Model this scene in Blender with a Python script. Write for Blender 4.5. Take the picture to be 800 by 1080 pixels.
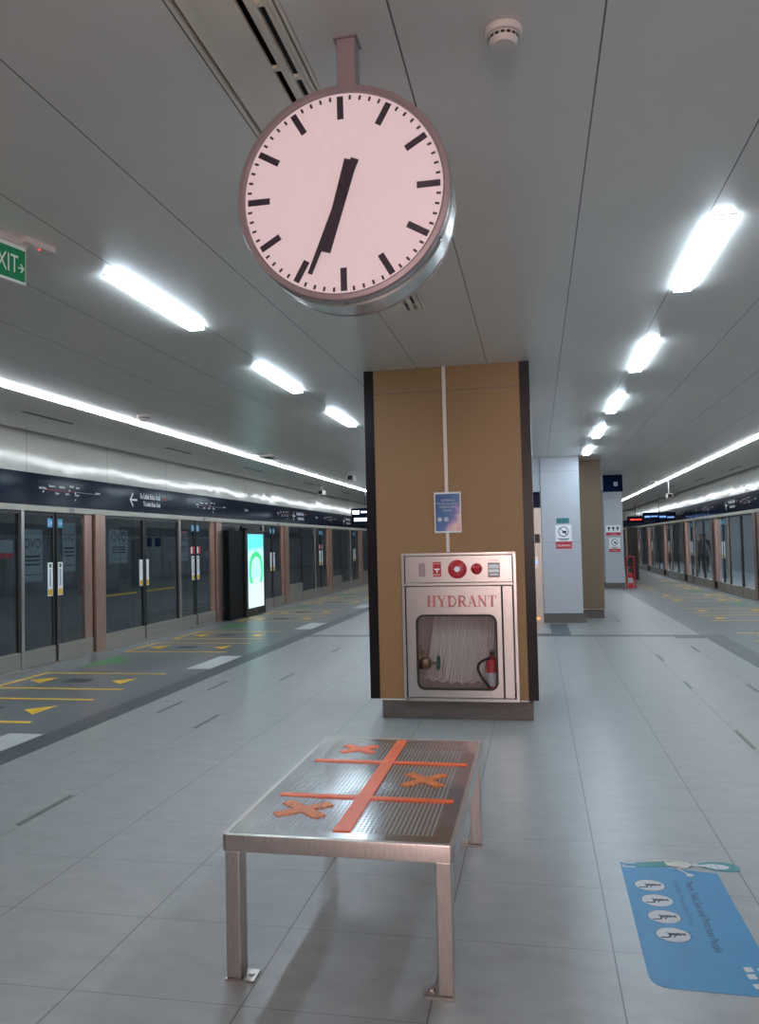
import bpy, bmesh, math, random
from mathutils import Vector, Matrix, Euler
random.seed(7)
PI = math.pi
SC = bpy.context.scene
COL = SC.collection
for o in list(bpy.data.objects): bpy.data.objects.remove(o)

# ------------------------------------------------------------------ camera
F_PX = 834.45
YAW, PITCH, ROLL = 0.19415917, 0.04085245, -0.02318101
cy, sy, cp, sp, cr, sr = (math.cos(YAW), math.sin(YAW), math.cos(PITCH),
                          math.sin(PITCH), math.cos(ROLL), math.sin(ROLL))
fw = Vector((-sy, cy, 0)); rt = Vector((cy, sy, 0)); up = Vector((0, 0, 1))
f2 = cp*fw + sp*up; u2 = cp*up - sp*fw
r3 = cr*rt + sr*u2; u3 = cr*u2 - sr*rt
cam_data = bpy.data.cameras.new('camera')
cam = bpy.data.objects.new('camera', cam_data); COL.objects.link(cam)
m = Matrix((r3, u3, -f2)).transposed().to_4x4()
m.translation = Vector((0, 0, 1.5))
cam.matrix_world = m
cam_data.sensor_fit = 'VERTICAL'
cam_data.sensor_height = 24.0
cam_data.lens = 24.0*F_PX/1080.0
cam_data.clip_start = 0.05; cam_data.clip_end = 200
SC.camera = cam

# ------------------------------------------------------------------ world, lights, exposure
w = bpy.data.worlds.new('world'); SC.world = w; w.use_nodes = True
w.node_tree.nodes['Background'].inputs[0].default_value = (0.5, 0.55, 0.6, 1)
w.node_tree.nodes['Background'].inputs[1].default_value = 0.02
SC.view_settings.view_transform = 'Standard'
SC.view_settings.look = 'None'
SC.view_settings.gamma = 1
SC.view_settings.use_curve_mapping = False
SC.view_settings.exposure = 0.0
LAMP_E = 56.0        # radiance of the ceiling lamps
STRIP_E = 25.0
# the lit screen of the concourse behind the photographer (warm pinkish light)
ld = bpy.data.lights.new('display_light', 'AREA'); ld.energy = 190; ld.color = (1.0, 0.74, 0.70)
ld.shape = 'RECTANGLE'; ld.size = 2.2; ld.size_y = 1.1
lo = bpy.data.objects.new('display_light', ld); COL.objects.link(lo)
lo.location = (0.5, -4.5, 1.9); lo.rotation_euler = (PI/2, 0, math.radians(4))

# added fill lights, hidden above the headers, brightening the space behind both screens
for nm, x, e in (('tunnel_fill', -7.6, 380), ('tunnel_fill', 6.4, 1150)):
    ld = bpy.data.lights.new(nm, 'AREA'); ld.energy = e; ld.color = (.80, .9, 1.0); ld.shape = 'RECTANGLE'; ld.size = .2; ld.size_y = 52
    lo = bpy.data.objects.new(nm, ld); COL.objects.link(lo); lo.location = (x, 24, 3.0)

# ------------------------------------------------------------------ materials
MATS = {}
def base_mat(name):
    m = bpy.data.materials.new(name); m.use_nodes = True
    nt = m.node_tree; b = nt.nodes['Principled BSDF']
    return m, nt, b
def mat(name, col, rough=0.5, metal=0.0, var=0.06, scale=6.0, bump=0.0, stretch=(1, 1, 1), spec=None, coat=0):
    if name in MATS: return MATS[name]
    m, nt, b = base_mat(name)
    tc = nt.nodes.new('ShaderNodeTexCoord')
    mp = nt.nodes.new('ShaderNodeMapping'); mp.inputs['Scale'].default_value = stretch
    nt.links.new(tc.outputs['Object'], mp.inputs['Vector'])
    n = nt.nodes.new('ShaderNodeTexNoise'); n.inputs['Scale'].default_value = scale
    n.inputs['Detail'].default_value = 4
    nt.links.new(mp.outputs[0], n.inputs['Vector'])
    r = nt.nodes.new('ShaderNodeValToRGB')
    c0 = [max(0, c*(1-var)) for c in col]; c1 = [min(1, c*(1+var)) for c in col]
    r.color_ramp.elements[0].color = (*c0, 1); r.color_ramp.elements[1].color = (*c1, 1)
    r.color_ramp.elements[0].position = .3; r.color_ramp.elements[1].position = .7
    nt.links.new(n.outputs['Fac'], r.inputs[0]); nt.links.new(r.outputs[0], b.inputs['Base Color'])
    b.inputs['Roughness'].default_value = rough; b.inputs['Metallic'].default_value = metal
    if spec is not None: b.inputs['Specular IOR Level'].default_value = spec
    if coat: b.inputs['Coat Weight'].default_value = coat; b.inputs['Coat Roughness'].default_value = .08
    if bump:
        bp = nt.nodes.new('ShaderNodeBump'); bp.inputs['Strength'].default_value = bump
        bp.inputs['Distance'].default_value = .01
        nt.links.new(n.outputs['Fac'], bp.inputs['Height']); nt.links.new(bp.outputs[0], b.inputs['Normal'])
    MATS[name] = m; return m
def emit(name, col, strength):
    if name in MATS: return MATS[name]
    m, nt, b = base_mat(name)
    b.inputs['Base Color'].default_value = (*col, 1)
    b.inputs['Emission Color'].default_value = (*col, 1); b.inputs['Emission Strength'].default_value = strength
    MATS[name] = m; return m
def glass(name, tint, refl=0.5, rough=0.03):
    """thin architectural glass: tinted see-through layer under a clear reflection"""
    m, nt, b = base_mat(name); nt.nodes.remove(b)
    t = nt.nodes.new('ShaderNodeBsdfTransparent'); t.inputs[0].default_value = (*tint, 1)
    g = nt.nodes.new('ShaderNodeBsdfGlossy'); g.inputs['Roughness'].default_value = rough
    # Schlick reflectance, the same from both sides of the thin pane
    lw = nt.nodes.new('ShaderNodeLayerWeight'); lw.inputs['Blend'].default_value = .5
    pw = nt.nodes.new('ShaderNodeMath'); pw.operation = 'POWER'; pw.inputs[1].default_value = 4.5
    nt.links.new(lw.outputs['Facing'], pw.inputs[0])
    mu = nt.nodes.new('ShaderNodeMath'); mu.operation = 'MULTIPLY_ADD'; mu.use_clamp = True
    mu.inputs[1].default_value = .9*refl; mu.inputs[2].default_value = .045*refl
    nt.links.new(pw.outputs[0], mu.inputs[0])
    mx = nt.nodes.new('ShaderNodeMixShader')
    nt.links.new(mu.outputs[0], mx.inputs[0]); nt.links.new(t.outputs[0], mx.inputs[1]); nt.links.new(g.outputs[0], mx.inputs[2])
    nt.links.new(mx.outputs[0], nt.nodes['Material Output'].inputs[0])
    MATS[name] = m; return m
def math_node(nt, op, a, b=None):
    n = nt.nodes.new('ShaderNodeMath'); n.operation = op
    for i, v in enumerate((a, b)):
        if v is None: continue
        if isinstance(v, (int, float)): n.inputs[i].default_value = v
        else: nt.links.new(v, n.inputs[i])
    return n.outputs[0]
def joint_mask(nt, coord, off, per, half):
    """1 on the joint lines found every per metres, else 0"""
    a = math_node(nt, 'SUBTRACT', coord, off)
    a = math_node(nt, 'DIVIDE', a, per)
    a = math_node(nt, 'ADD', a, 200.5)
    a = math_node(nt, 'FRACT', a)
    a = math_node(nt, 'SUBTRACT', a, 0.5)
    a = math_node(nt, 'ABSOLUTE', a)
    return math_node(nt, 'LESS_THAN', a, half/per)
def tiled(name, col, jcol_x, jcol_y, ox, px, oy, py, hx, hy, rough, metal=0, var=.08, ns=3.0, axis2='Y', nsx=(1, 1, 1), spec=.5, wavy=0):
    m, nt, b = base_mat(name)
    g = nt.nodes.new('ShaderNodeNewGeometry'); s = nt.nodes.new('ShaderNodeSeparateXYZ')
    nt.links.new(g.outputs['Position'], s.inputs[0])
    mp = nt.nodes.new('ShaderNodeMapping'); mp.inputs['Scale'].default_value = nsx
    nt.links.new(g.outputs['Position'], mp.inputs['Vector'])
    n = nt.nodes.new('ShaderNodeTexNoise'); n.inputs['Scale'].default_value = ns; n.inputs['Detail'].default_value = 8
    n.inputs['Roughness'].default_value = .65
    nt.links.new(mp.outputs[0], n.inputs['Vector'])
    r = nt.nodes.new('ShaderNodeValToRGB')
    r.color_ramp.elements[0].position = .3; r.color_ramp.elements[1].position = .72
    r.color_ramp.elements[0].color = (*[c*(1-var) for c in col], 1)
    r.color_ramp.elements[1].color = (*[c*(1+var) for c in col], 1)
    nt.links.new(n.outputs['Fac'], r.inputs[0])
    c = r.outputs[0]
    X = s.outputs['X']; Y = s.outputs[axis2]
    for coord, o, p, h, jc in ((X, ox, px, hx, jcol_x), (Y, oy, py, hy, jcol_y)):
        if p is None: continue
        k = joint_mask(nt, coord, o, p, h)
        mx = nt.nodes.new('ShaderNodeMix'); mx.data_type = 'RGBA'
        nt.links.new(k, mx.inputs['Factor']); nt.links.new(c, mx.inputs['A']); mx.inputs['B'].default_value = (*jc, 1)
        c = mx.outputs['Result']
    nt.links.new(c, b.inputs['Base Color'])
    if wavy:
        n2 = nt.nodes.new('ShaderNodeTexNoise'); n2.inputs['Scale'].default_value = .9; n2.inputs['Detail'].default_value = 2
        nt.links.new(g.outputs['Position'], n2.inputs['Vector'])
        bp = nt.nodes.new('ShaderNodeBump'); bp.inputs['Strength'].default_value = wavy; bp.inputs['Distance'].default_value = .05
        nt.links.new(n2.outputs['Fac'], bp.inputs['Height']); nt.links.new(bp.outputs[0], b.inputs['Normal'])
    rr = nt.nodes.new('ShaderNodeMapRange'); rr.inputs['To Min'].default_value = rough-.05; rr.inputs['To Max'].default_value = rough+.07
    nt.links.new(n.outputs['Fac'], rr.inputs[0]); nt.links.new(rr.outputs[0], b.inputs['Roughness'])
    b.inputs['Metallic'].default_value = metal; b.inputs['Specular IOR Level'].default_value = spec
    MATS[name] = m; return m

TX0, TPX, TY0, TPY = 0.231, 0.612, 2.51, 0.535
tiled('floor_light', (.305, .315, .312), (.12, .12, .12), (.17, .17, .17), TX0, TPX, TY0, TPY, .0028, .002, .33, var=.13, ns=5, nsx=(1, 1.6, 1))
tiled('floor_dark', (.135, .145, .15), (.2, .2, .2), (.2, .2, .2), -4.9, 1.2, TY0, 2.26, .003, .003, .35, var=.08, ns=4)
tiled('tactile', (.10, .115, .125), (.045, .05, .055), (.06, .07, .075), 0.0, .042, 0, .3, .006, .003, .4, var=.05)
tiled('tactile_cross', (.10, .115, .125), (.045, .05, .055), (.06, .07, .075), 0.0, .3, 0, .042, .003, .006, .4, var=.05)
tiled('ceiling', (.67, .645, .605), (.12, .12, .12), (.62, .60, .57), 0.242, .605, 2.84, 2.335, .003, .0028, .34, metal=.2, var=.03, ns=1.5)
tiled('fascia', (.68, .68, .62), (.1, .1, .1), (.2, .2, .2), 0, None, 9.03, 1.94, 0, .004, .12, metal=.1, var=.03, ns=1.0, wavy=.5, spec=.3)
tiled('tunnel', (.12, .14, .155), (.02, .02, .02), (.06, .065, .07), 0, None, 0, 1.5, 0, .03, .6, var=.3, ns=1.5)
tiled('trackside', (.36, .385, .41), (.2, .2, .2), (.15, .16, .17), 0, None, 0, 3.0, 0, .02, .6, var=.1, ns=1.5)  # lighter than the left tunnel colour, to brighten the backdrop behind the right glass
tiled('grey_wall', (.46, .49, .53), (.2, .22, .24), (.2, .22, .24), 0.107, 3.0, 2.76, 1.3, .004, .003, .35, axis2='Z', var=.02)
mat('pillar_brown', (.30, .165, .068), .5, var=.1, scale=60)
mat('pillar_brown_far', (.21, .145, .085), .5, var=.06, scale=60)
mat('black_clad', (.012, .009, .011), .3, var=.2, spec=.2)
mat('plinth', (.13, .11, .10), .5, var=.15, scale=30, stretch=(.3, .3, 3))
mat('white_paint', (.75, .74, .72), .4, var=.02)
mat('beige_trunk', (.72, .6, .52), .45, var=.03)
mat('steel', (.55, .53, .51), .28, 1.0, var=.06, scale=40, stretch=(1, 1, 8))
mat('steel_dull', (.52, .48, .45), .38, 1.0, var=.08, scale=18, stretch=(6, 1, 1), bump=.03)
mat('steel_bright', (.7, .71, .73), .12, 1.0, var=.03)
mat('steel_kick', (.50, .47, .43), .38, 1.0, var=.08, scale=10, stretch=(1, .2, 4))
mat('copper', (.47, .315, .26), .34, .8, var=.08, scale=12, stretch=(1, 1, .3))
mat('black', (.01, .01, .011), .4, var=.1)
mat('black_matt', (.006, .006, .007), .6, var=.1, spec=.15)
mat('black_gloss', (.008, .009, .011), .12, var=.1)
mat('dark_frame', (.02, .023, .025), .35, var=.1)
mat('navy', (.0012, .007, .026), .13, var=.1, scale=1.0, spec=.07)
mat('beige_sill', (.50, .49, .42), .4, var=.04)
mat('white_ink', (.88, .9, .92), .5, var=.01)
mat('grey_ink', (.35, .4, .48), .5, var=.01)
mat('red_ink', (.55, .03, .05), .5, var=.02)
mat('blue_ink', (.08, .38, .62), .5, var=.02)
mat('yellow_ink', (.75, .46, .03), .5, var=.03)
mat('floor_yellow', (.85, .50, .02), .45, var=.12, scale=14)
mat('floor_green', (.09, .24, .085), .45, var=.1, scale=14)
mat('floor_white', (.50, .52, .52), .45, var=.06)
mat('footprint', (.045, .055, .07), .5, var=.1)
mat('slot', (.13, .15, .115), .4, var=.12)
mat('mauve', (.30, .235, .245), .4, .25, var=.04)
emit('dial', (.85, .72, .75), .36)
mat('clock_black', (.035, .02, .04), .5, var=.05)
mat('orange', (.85, .13, .025), .38, var=.08, scale=20)
mat('orange_worn', (.66, .16, .025), .45, var=.35, scale=60)
mat('red_paint', (.5, .02, .03), .3, var=.06)
mat('hose', (.80, .75, .73), .75, var=.08, scale=40, stretch=(1, 1, .2))
mat('brass', (.30, .20, .12), .4, .8, var=.2, scale=20)
mat('green_paint', (.015, .09, .045), .35, var=.1)
mat('rubber', (.015, .012, .012), .45, var=.1)
mat('cabinet_in', (.06, .055, .055), .6, var=.15)
mat('cabinet_back', (.5, .45, .44), .6, var=.05)
mat('mat_blue', (.02, .20, .40), .45, var=.05, scale=8)
mat('mat_ink', (.01, .07, .16), .5, var=.02)
mat('mat_ink2', (.02, .13, .26), .5, var=.02)
mat('pale_ink', (.5, .52, .54), .5, var=.03)
mat('shirt_ink', (.52, .50, .45), .5, var=.03)
mat('teal_ink', (.04, .22, .24), .5, var=.05)
mat('outline_ink', (.01, .02, .05), .5, var=.02)
mat('exit_white', (.78, .85, .8), .4, var=.01)
mat('grille', (.70, .65, .56), .45, .2, var=.04)
mat('plastic_white', (.62, .56, .53), .4, var=.02)
mat('poster_dim', (.26, .31, .36), .5, var=.1)  # paper colour dimmed for the poster reflections and the left notice
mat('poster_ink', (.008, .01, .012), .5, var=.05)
mat('jacket', (.015, .017, .022), .8, var=.2)
mat('jacket_grey', (.07, .08, .09), .8, var=.2)
mat('trousers', (.01, .011, .014), .8, var=.2)
mat('skin', (.36, .2, .14), .55, var=.05)
mat('hair', (.008, .007, .007), .5, var=.1)
mat('bag_pink', (.30, .03, .07), .6, var=.1)
mat('stripe', (.6, .6, .6), .6, var=.05)
emit('lamp', (.70, .86, 1.0), LAMP_E)
emit('strip', (.86, .94, 1.0), STRIP_E)
emit('exit_green', (.0, .15, .055), .25)
emit('led_red', (1, .08, .06), 1.1)
emit('led_blue', (.25, .45, 1), .8)
emit('led_white', (.8, .88, 1), 2.2)
emit('led_orange', (1, .35, .1), 1.2)
glass('screen_glass', (.76, .80, .81), refl=.95, rough=.02)
glass('clear_glass', (.96, .95, .95), refl=.75, rough=.02)
glass('hydrant_glass', (.93, .91, .91), refl=.6, rough=.04)

def perforated():
    m, nt, b = base_mat('perforated_steel')
    tc = nt.nodes.new('ShaderNodeTexCoord'); s = nt.nodes.new('ShaderNodeSeparateXYZ')
    nt.links.new(tc.outputs['Object'], s.inputs[0])
    x, y = s.outputs['X'], s.outputs['Y']
    P = .0165
    def cell(c):
        a = math_node(nt, 'DIVIDE', c, P); a = math_node(nt, 'ADD', a, 200.0)
        a = math_node(nt, 'FRACT', a); a = math_node(nt, 'SUBTRACT', a, .5)
        return math_node(nt, 'MULTIPLY', a, a)
    d = math_node(nt, 'ADD', cell(x), cell(y))
    hole = math_node(nt, 'LESS_THAN', d, .10)
    ax = math_node(nt, 'ABSOLUTE', x); ay = math_node(nt, 'ABSOLUTE', y)
    inx = math_node(nt, 'LESS_THAN', ax, .335)
    iny = math_node(nt, 'LESS_THAN', ay, .62)
    hole = math_node(nt, 'MULTIPLY', hole, math_node(nt, 'MULTIPLY', inx, iny))
    b.inputs['Metallic'].default_value = 1.0; b.inputs['Roughness'].default_value = .2
    n = nt.nodes.new('ShaderNodeTexNoise'); n.inputs['Scale'].default_value = 2.6; n.inputs['Detail'].default_value = 1
    nt.links.new(tc.outputs['Object'], n.inputs['Vector'])
    r = nt.nodes.new('ShaderNodeValToRGB'); nt.links.new(n.outputs['Fac'], r.inputs[0])
    r.color_ramp.elements[0].color = (.40, .38, .38, 1); r.color_ramp.elements[1].color = (.5, .49, .49, 1)
    nt.links.new(r.outputs[0], b.inputs['Base Color'])
    bp = nt.nodes.new('ShaderNodeBump'); bp.inputs['Strength'].default_value = .35; bp.inputs['Distance'].default_value = .03
    nt.links.new(n.outputs['Fac'], bp.inputs['Height']); nt.links.new(bp.outputs[0], b.inputs['Normal'])
    t = nt.nodes.new('ShaderNodeBsdfTransparent')
    mx = nt.nodes.new('ShaderNodeMixShader'); nt.links.new(hole, mx.inputs[0])
    nt.links.new(b.outputs[0], mx.inputs[1]); nt.links.new(t.outputs[0], mx.inputs[2])
    nt.links.new(mx.outputs[0], nt.nodes['Material Output'].inputs[0])
    MATS['perforated_steel'] = m
perforated()
def screen_art():
    """lit kiosk picture: cyan sky, pale middle, green arch ring (object coords: y across, z up)"""
    m, nt, b = base_mat('kiosk_screen')
    tc = nt.nodes.new('ShaderNodeTexCoord'); s = nt.nodes.new('ShaderNodeSeparateXYZ')
    nt.links.new(tc.outputs['Object'], s.inputs[0])
    r = nt.nodes.new('ShaderNodeValToRGB'); cr_ = r.color_ramp
    cols = [(0, (.75, .95, 1)), (.3, (.7, .97, 1)), (.42, (.45, .95, .98)), (.6, (.5, .97, .95)), (.75, (.55, .95, 1)), (.85, (.12, .85, .95)), (1, (.15, .85, .95))]
    cr_.elements[0].position = 0; cr_.elements[0].color = (*cols[0][1], 1)
    cr_.elements[1].position = 1; cr_.elements[1].color = (*cols[-1][1], 1)
    for p, c in cols[1:-1]:
        e = cr_.elements.new(p); e.color = (*c, 1)
    z = math_node(nt, 'DIVIDE', s.outputs['Z'], 1.62)
    n = nt.nodes.new('ShaderNodeTexNoise'); n.inputs['Scale'].default_value = 2.5
    nt.links.new(tc.outputs['Object'], n.inputs['Vector'])
    z2 = math_node(nt, 'ADD', z, math_node(nt, 'MULTIPLY', math_node(nt, 'SUBTRACT', n.outputs['Fac'], .5), .25))
    nt.links.new(z2, r.inputs[0])
    # arch ring
    dz = math_node(nt, 'MULTIPLY', math_node(nt, 'SUBTRACT', z, .5), 1.7)
    dy = math_node(nt, 'MULTIPLY', s.outputs['Y'], 1.05)
    d = math_node(nt, 'SQRT', math_node(nt, 'ADD', math_node(nt, 'MULTIPLY', dz, dz), math_node(nt, 'MULTIPLY', dy, dy)))
    d = math_node(nt, 'ADD', d, math_node(nt, 'MULTIPLY', math_node(nt, 'SUBTRACT', n.outputs['Fac'], .5), .15))
    ring = math_node(nt, 'MULTIPLY', math_node(nt, 'GREATER_THAN', d, .33), math_node(nt, 'LESS_THAN', d, .45))
    ring = math_node(nt, 'MULTIPLY', ring, math_node(nt, 'GREATER_THAN', z, .33))
    mx = nt.nodes.new('ShaderNodeMix'); mx.data_type = 'RGBA'
    nt.links.new(ring, mx.inputs['Factor']); nt.links.new(r.outputs[0], mx.inputs['A']); mx.inputs['B'].default_value = (.05, .75, .25, 1)
    b.inputs['Base Color'].default_value = (0, 0, 0, 1)
    nt.links.new(mx.outputs['Result'], b.inputs['Emission Color']); b.inputs['Emission Strength'].default_value = 1.15
    MATS['kiosk_screen'] = m
screen_art()
def poster_art():
    m, nt, b = base_mat('poster_art')
    tc = nt.nodes.new('ShaderNodeTexCoord'); s = nt.nodes.new('ShaderNodeSeparateXYZ')
    nt.links.new(tc.outputs['Object'], s.inputs[0])
    n = nt.nodes.new('ShaderNodeTexNoise'); n.inputs['Scale'].default_value = 14
    nt.links.new(tc.outputs['Object'], n.inputs['Vector'])
    v = math_node(nt, 'SUBTRACT', s.outputs['X'], math_node(nt, 'MULTIPLY', s.outputs['Z'], .55))
    v = math_node(nt, 'ADD', v, .07)
    v = math_node(nt, 'ADD', v, math_node(nt, 'MULTIPLY', math_node(nt, 'SUBTRACT', n.outputs['Fac'], .5), .12))
    r = nt.nodes.new('ShaderNodeValToRGB'); c = r.color_ramp
    c.elements[0].position = .0; c.elements[0].color = (.03, .10, .24, 1)
    c.elements[1].position = .30; c.elements[1].color = (.75, .3, .35, 1)
    for p, k in ((.1, (.06, .15, .32)), (.155, (.12, .16, .36)), (.19, (.5, .3, .5)), (.23, (.8, .55, .45))):
        e = c.elements.new(p); e.color = (*k, 1)
    nt.links.new(v, r.inputs[0]); nt.links.new(r.outputs[0], b.inputs['Base Color'])
    b.inputs['Roughness'].default_value = .3
    MATS['poster_art'] = m
poster_art()

# ------------------------------------------------------------------ mesh helpers
class MB:
    def __init__(s): s.v = []; s.f = []
    def raw(s, vs, fs, M=None):
        o = len(s.v)
        s.v += [tuple(M @ Vector(v)) if M else tuple(v) for v in vs]
        s.f += [tuple(i+o for i in f) for f in fs]; return s
    def box(s, x0, x1, y0, y1, z0, z1, M=None):
        vs = [(x, y, z) for z in (z0, z1) for y in (y0, y1) for x in (x0, x1)]
        return s.raw(vs, [(0, 2, 3, 1), (4, 5, 7, 6), (0, 1, 5, 4), (2, 6, 7, 3), (0, 4, 6, 2), (1, 3, 7, 5)], M)
    def bbox(s, x0, x1, y0, y1, z0, z1, b=.004, M=None):
        """box with bevelled edges"""
        bm = bmesh.new()
        bmesh.ops.create_cube(bm, size=1)
        for v in bm.verts:
            v.co = Vector(((x0+x1)/2+v.co.x*(x1-x0), (y0+y1)/2+v.co.y*(y1-y0), (z0+z1)/2+v.co.z*(z1-z0)))
        bmesh.ops.bevel(bm, geom=list(bm.edges), offset=b, segments=2, affect='EDGES', profile=.5)
        bm.verts.ensure_lookup_table()
        s.raw([v.co[:] for v in bm.verts], [[v.index for v in f.verts] for f in bm.faces], M); bm.free(); return s
    def lathe(s, prof, n=32, M=None, closed=False):
        """prof: (r, h) pairs round the z axis"""
        vs = []; fs = []
        for r, h in prof:
            for i in range(n):
                a = 2*PI*i/n; vs.append((r*math.cos(a), r*math.sin(a), h))
        for j in range(len(prof)-1):
            for i in range(n):
                k = (i+1) % n; fs.append((j*n+i, j*n+k, (j+1)*n+k, (j+1)*n+i))
        if prof[0][0] > 1e-6: fs.append(tuple(range(n))[::-1])
        if prof[-1][0] > 1e-6 and not closed: fs.append(tuple((len(prof)-1)*n+i for i in range(n)))
        return s.raw(vs, fs, M)
    def tube(s, pts, r, n=8, M=None, flat=1.0):
        pts = [Vector(p) for p in pts]; vs = []; fs = []
        prev = None
        for i, p in enumerate(pts):
            t = (pts[min(i+1, len(pts)-1)]-pts[max(i-1, 0)]).normalized()
            if prev is None:
                a = Vector((0, 1, 0)) if abs(t.y) < .9 else Vector((1, 0, 0))
                prev = (a - t*a.dot(t)).normalized()
            else:
                prev = (prev - t*prev.dot(t)).normalized()
            q = t.cross(prev)
            rr = r[i] if isinstance(r, (list, tuple)) else r
            for k in range(n):
                a = 2*PI*k/n
                vs.append(p + prev*math.cos(a)*rr*flat + q*math.sin(a)*rr)
        for j in range(len(pts)-1):
            for k in range(n):
                l = (k+1) % n; fs.append((j*n+k, j*n+l, (j+1)*n+l, (j+1)*n+k))
        fs.append(tuple(range(n))[::-1]); fs.append(tuple((len(pts)-1)*n+k for k in range(n)))
        return s.raw(vs, fs, M)
    def prism(s, poly, z0, z1, M=None):
        n = len(poly); vs = [(x, y, z0) for x, y in poly]+[(x, y, z1) for x, y in poly]
        fs = [tuple(range(n))[::-1], tuple(range(n, 2*n))]
        for i in range(n):
            k = (i+1) % n; fs.append((i, k, n+k, n+i))
        return s.raw(vs, fs, M)
    def stroke(s, pts, wd, z0, z1, M=None):
        """flat ribbon along a 2-D polyline, as a thin solid"""
        for a, b in zip(pts[:-1], pts[1:]):
            a = Vector(a); b = Vector(b); d = (b-a).normalized()*wd/2; n = Vector((-d.y, d.x))
            a2 = a-d*.6; b2 = b+d*.6
            s.prism([(a2-n)[:], (b2-n)[:], (b2+n)[:], (a2+n)[:]], z0, z1, M)
        return s
    def build(s, name, m, parent=None, smooth=False, local=None):
        me = bpy.data.meshes.new(name)
        vs = s.v
        if parent is not None and local is None:
            inv = wm(parent).inverted(); vs = [tuple(inv @ Vector(v)) for v in vs]
        me.from_pydata(vs, [], s.f); me.validate(); me.update()
        bm = bmesh.new(); bm.from_mesh(me); bmesh.ops.recalc_face_normals(bm, faces=bm.faces); bm.to_mesh(me); bm.free()
        o = bpy.data.objects.new(name, me); COL.objects.link(o)
        if m: me.materials.append(MATS[m] if isinstance(m, str) else m)
        if parent is not None: o.parent = parent
        if smooth: shade(o)
        return o
def shade(o, ang=40):
    me = o.data
    bm = bmesh.new(); bm.from_mesh(me)
    for f in bm.faces: f.smooth = True
    for e in bm.edges:
        if len(e.link_faces) == 2 and e.calc_face_angle(0) > math.radians(ang): e.smooth = False
    bm.to_mesh(me); bm.free()
def wm(o):
    M = Matrix.LocRotScale(o.location, o.rotation_euler, o.scale)
    return wm(o.parent) @ M if o.parent else M
def tag(o, label=None, cat=None, group=None, kind=None):
    if label: o['label'] = label
    if cat: o['category'] = cat
    if group: o['group'] = group
    if kind: o['kind'] = kind
    return o
def thing(name, label, cat, loc=(0, 0, 0), rz=0, group=None):
    o = bpy.data.objects.new(name, None); COL.objects.link(o)
    o.empty_display_size = .1
    o.location = loc; o.rotation_euler = (0, 0, rz)
    return tag(o, label, cat, group)
def single(name, mb, m, label, cat, loc, rz=0, group=None, smooth=False):
    """a thing that is one mesh with its origin at loc (mb in world coordinates)"""
    o = mb.build(name, m, smooth=smooth)
    M = Matrix.LocRotScale(Vector(loc), Euler((0, 0, rz)), Vector((1, 1, 1)))
    o.data.transform(M.inverted()); o.location = loc; o.rotation_euler = (0, 0, rz)
    return tag(o, label, cat, group)
def struct(name, mb, m, smooth=False):
    return tag(mb.build(name, m, smooth=smooth), kind='structure')
def dup(root, loc, label=None, group=None):
    def rec(o, p):
        c = o.copy(); COL.objects.link(c); c.parent = p
        for ch in o.children: rec(ch, c)
        return c
    r = rec(root, None); r.location = loc
    if label: r['label'] = label
    if group: r['group'] = group
    return r
TCACHE = {}
def text_geo(txt, size, align='LEFT', squeeze=1.0, bold=0):
    key = (txt, size, align, squeeze, bold)
    if key in TCACHE: return TCACHE[key]
    cu = bpy.data.curves.new('t', 'FONT'); cu.body = txt; cu.size = size; cu.align_x = align; cu.resolution_u = 3; cu.offset = bold*size
    o = bpy.data.objects.new('t', cu); COL.objects.link(o)
    dg = bpy.context.evaluated_depsgraph_get(); dg.update()
    me = o.evaluated_get(dg).to_mesh()
    vs = [(v.co.x*squeeze, v.co.y, 0) for v in me.vertices]; fs = [tuple(p.vertices) for p in me.polygons]
    o.evaluated_get(dg).to_mesh_clear(); bpy.data.objects.remove(o); bpy.data.curves.remove(cu)
    TCACHE[key] = (vs, fs); return vs, fs
def basis(o, right, upv):
    r = Vector(right).normalized(); u = Vector(upv).normalized(); n = r.cross(u)
    M = Matrix((r, u, n)).transposed().to_4x4(); M.translation = Vector(o); return M
def rrect(w, h, r, n=6):
    pts = []
    for cx, cz, a0 in ((w/2-r, h/2-r, 0), (-w/2+r, h/2-r, 90), (-w/2+r, -h/2+r, 180), (w/2-r, -h/2+r, 270)):
        for i in range(n+1):
            a = math.radians(a0+90*i/n); pts.append((cx+r*math.cos(a), cz+r*math.sin(a)))
    return pts
def circ(cx, cy_, rx, ry=None, n=24):
    ry = ry or rx
    return [(cx+rx*math.cos(2*PI*i/n), cy_+ry*math.sin(2*PI*i/n)) for i in range(n)]

# ------------------------------------------------------------------ setting
XL, XR, H = -6.36, 4.95, 3.02
Y0, Y1 = -8.0, 58.0
EL, ER = -4.02, 2.43          # inner edges of the dark platform borders
struct('floor', MB().box(EL+.26, ER, Y0, 12.7, -.12, 0).box(EL+.26, ER, 12.92, Y1, -.12, 0), 'floor_light')
struct('floor', MB().box(XL-.25, EL, Y0, Y1, -.12, 0), 'floor_dark')
struct('floor', MB().box(ER+.30, XR+.25, Y0, 12.92, -.12, 0).box(ER, XR+.25, 12.92, Y1, -.12, 0), 'floor_dark')
struct('trim_1', MB().box(EL, EL+.26, Y0, Y1, -.12, 0), 'tactile')
struct('trim_2', MB().box(ER, ER+.30, Y0, 12.92, -.12, 0).box(2.0, ER, 12.5, 12.7, -.11, .001), 'tactile')
struct('trim_3', MB().box(EL+.26, ER, 12.7, 12.92, -.12, 0), 'tactile_cross')
struct('trim_4', MB().box(.2, .5, 12.92, 14.6, .0005, .002).box(-.5, .2, 12.92, 13.1, .0005, .002), 'tactile')
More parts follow.
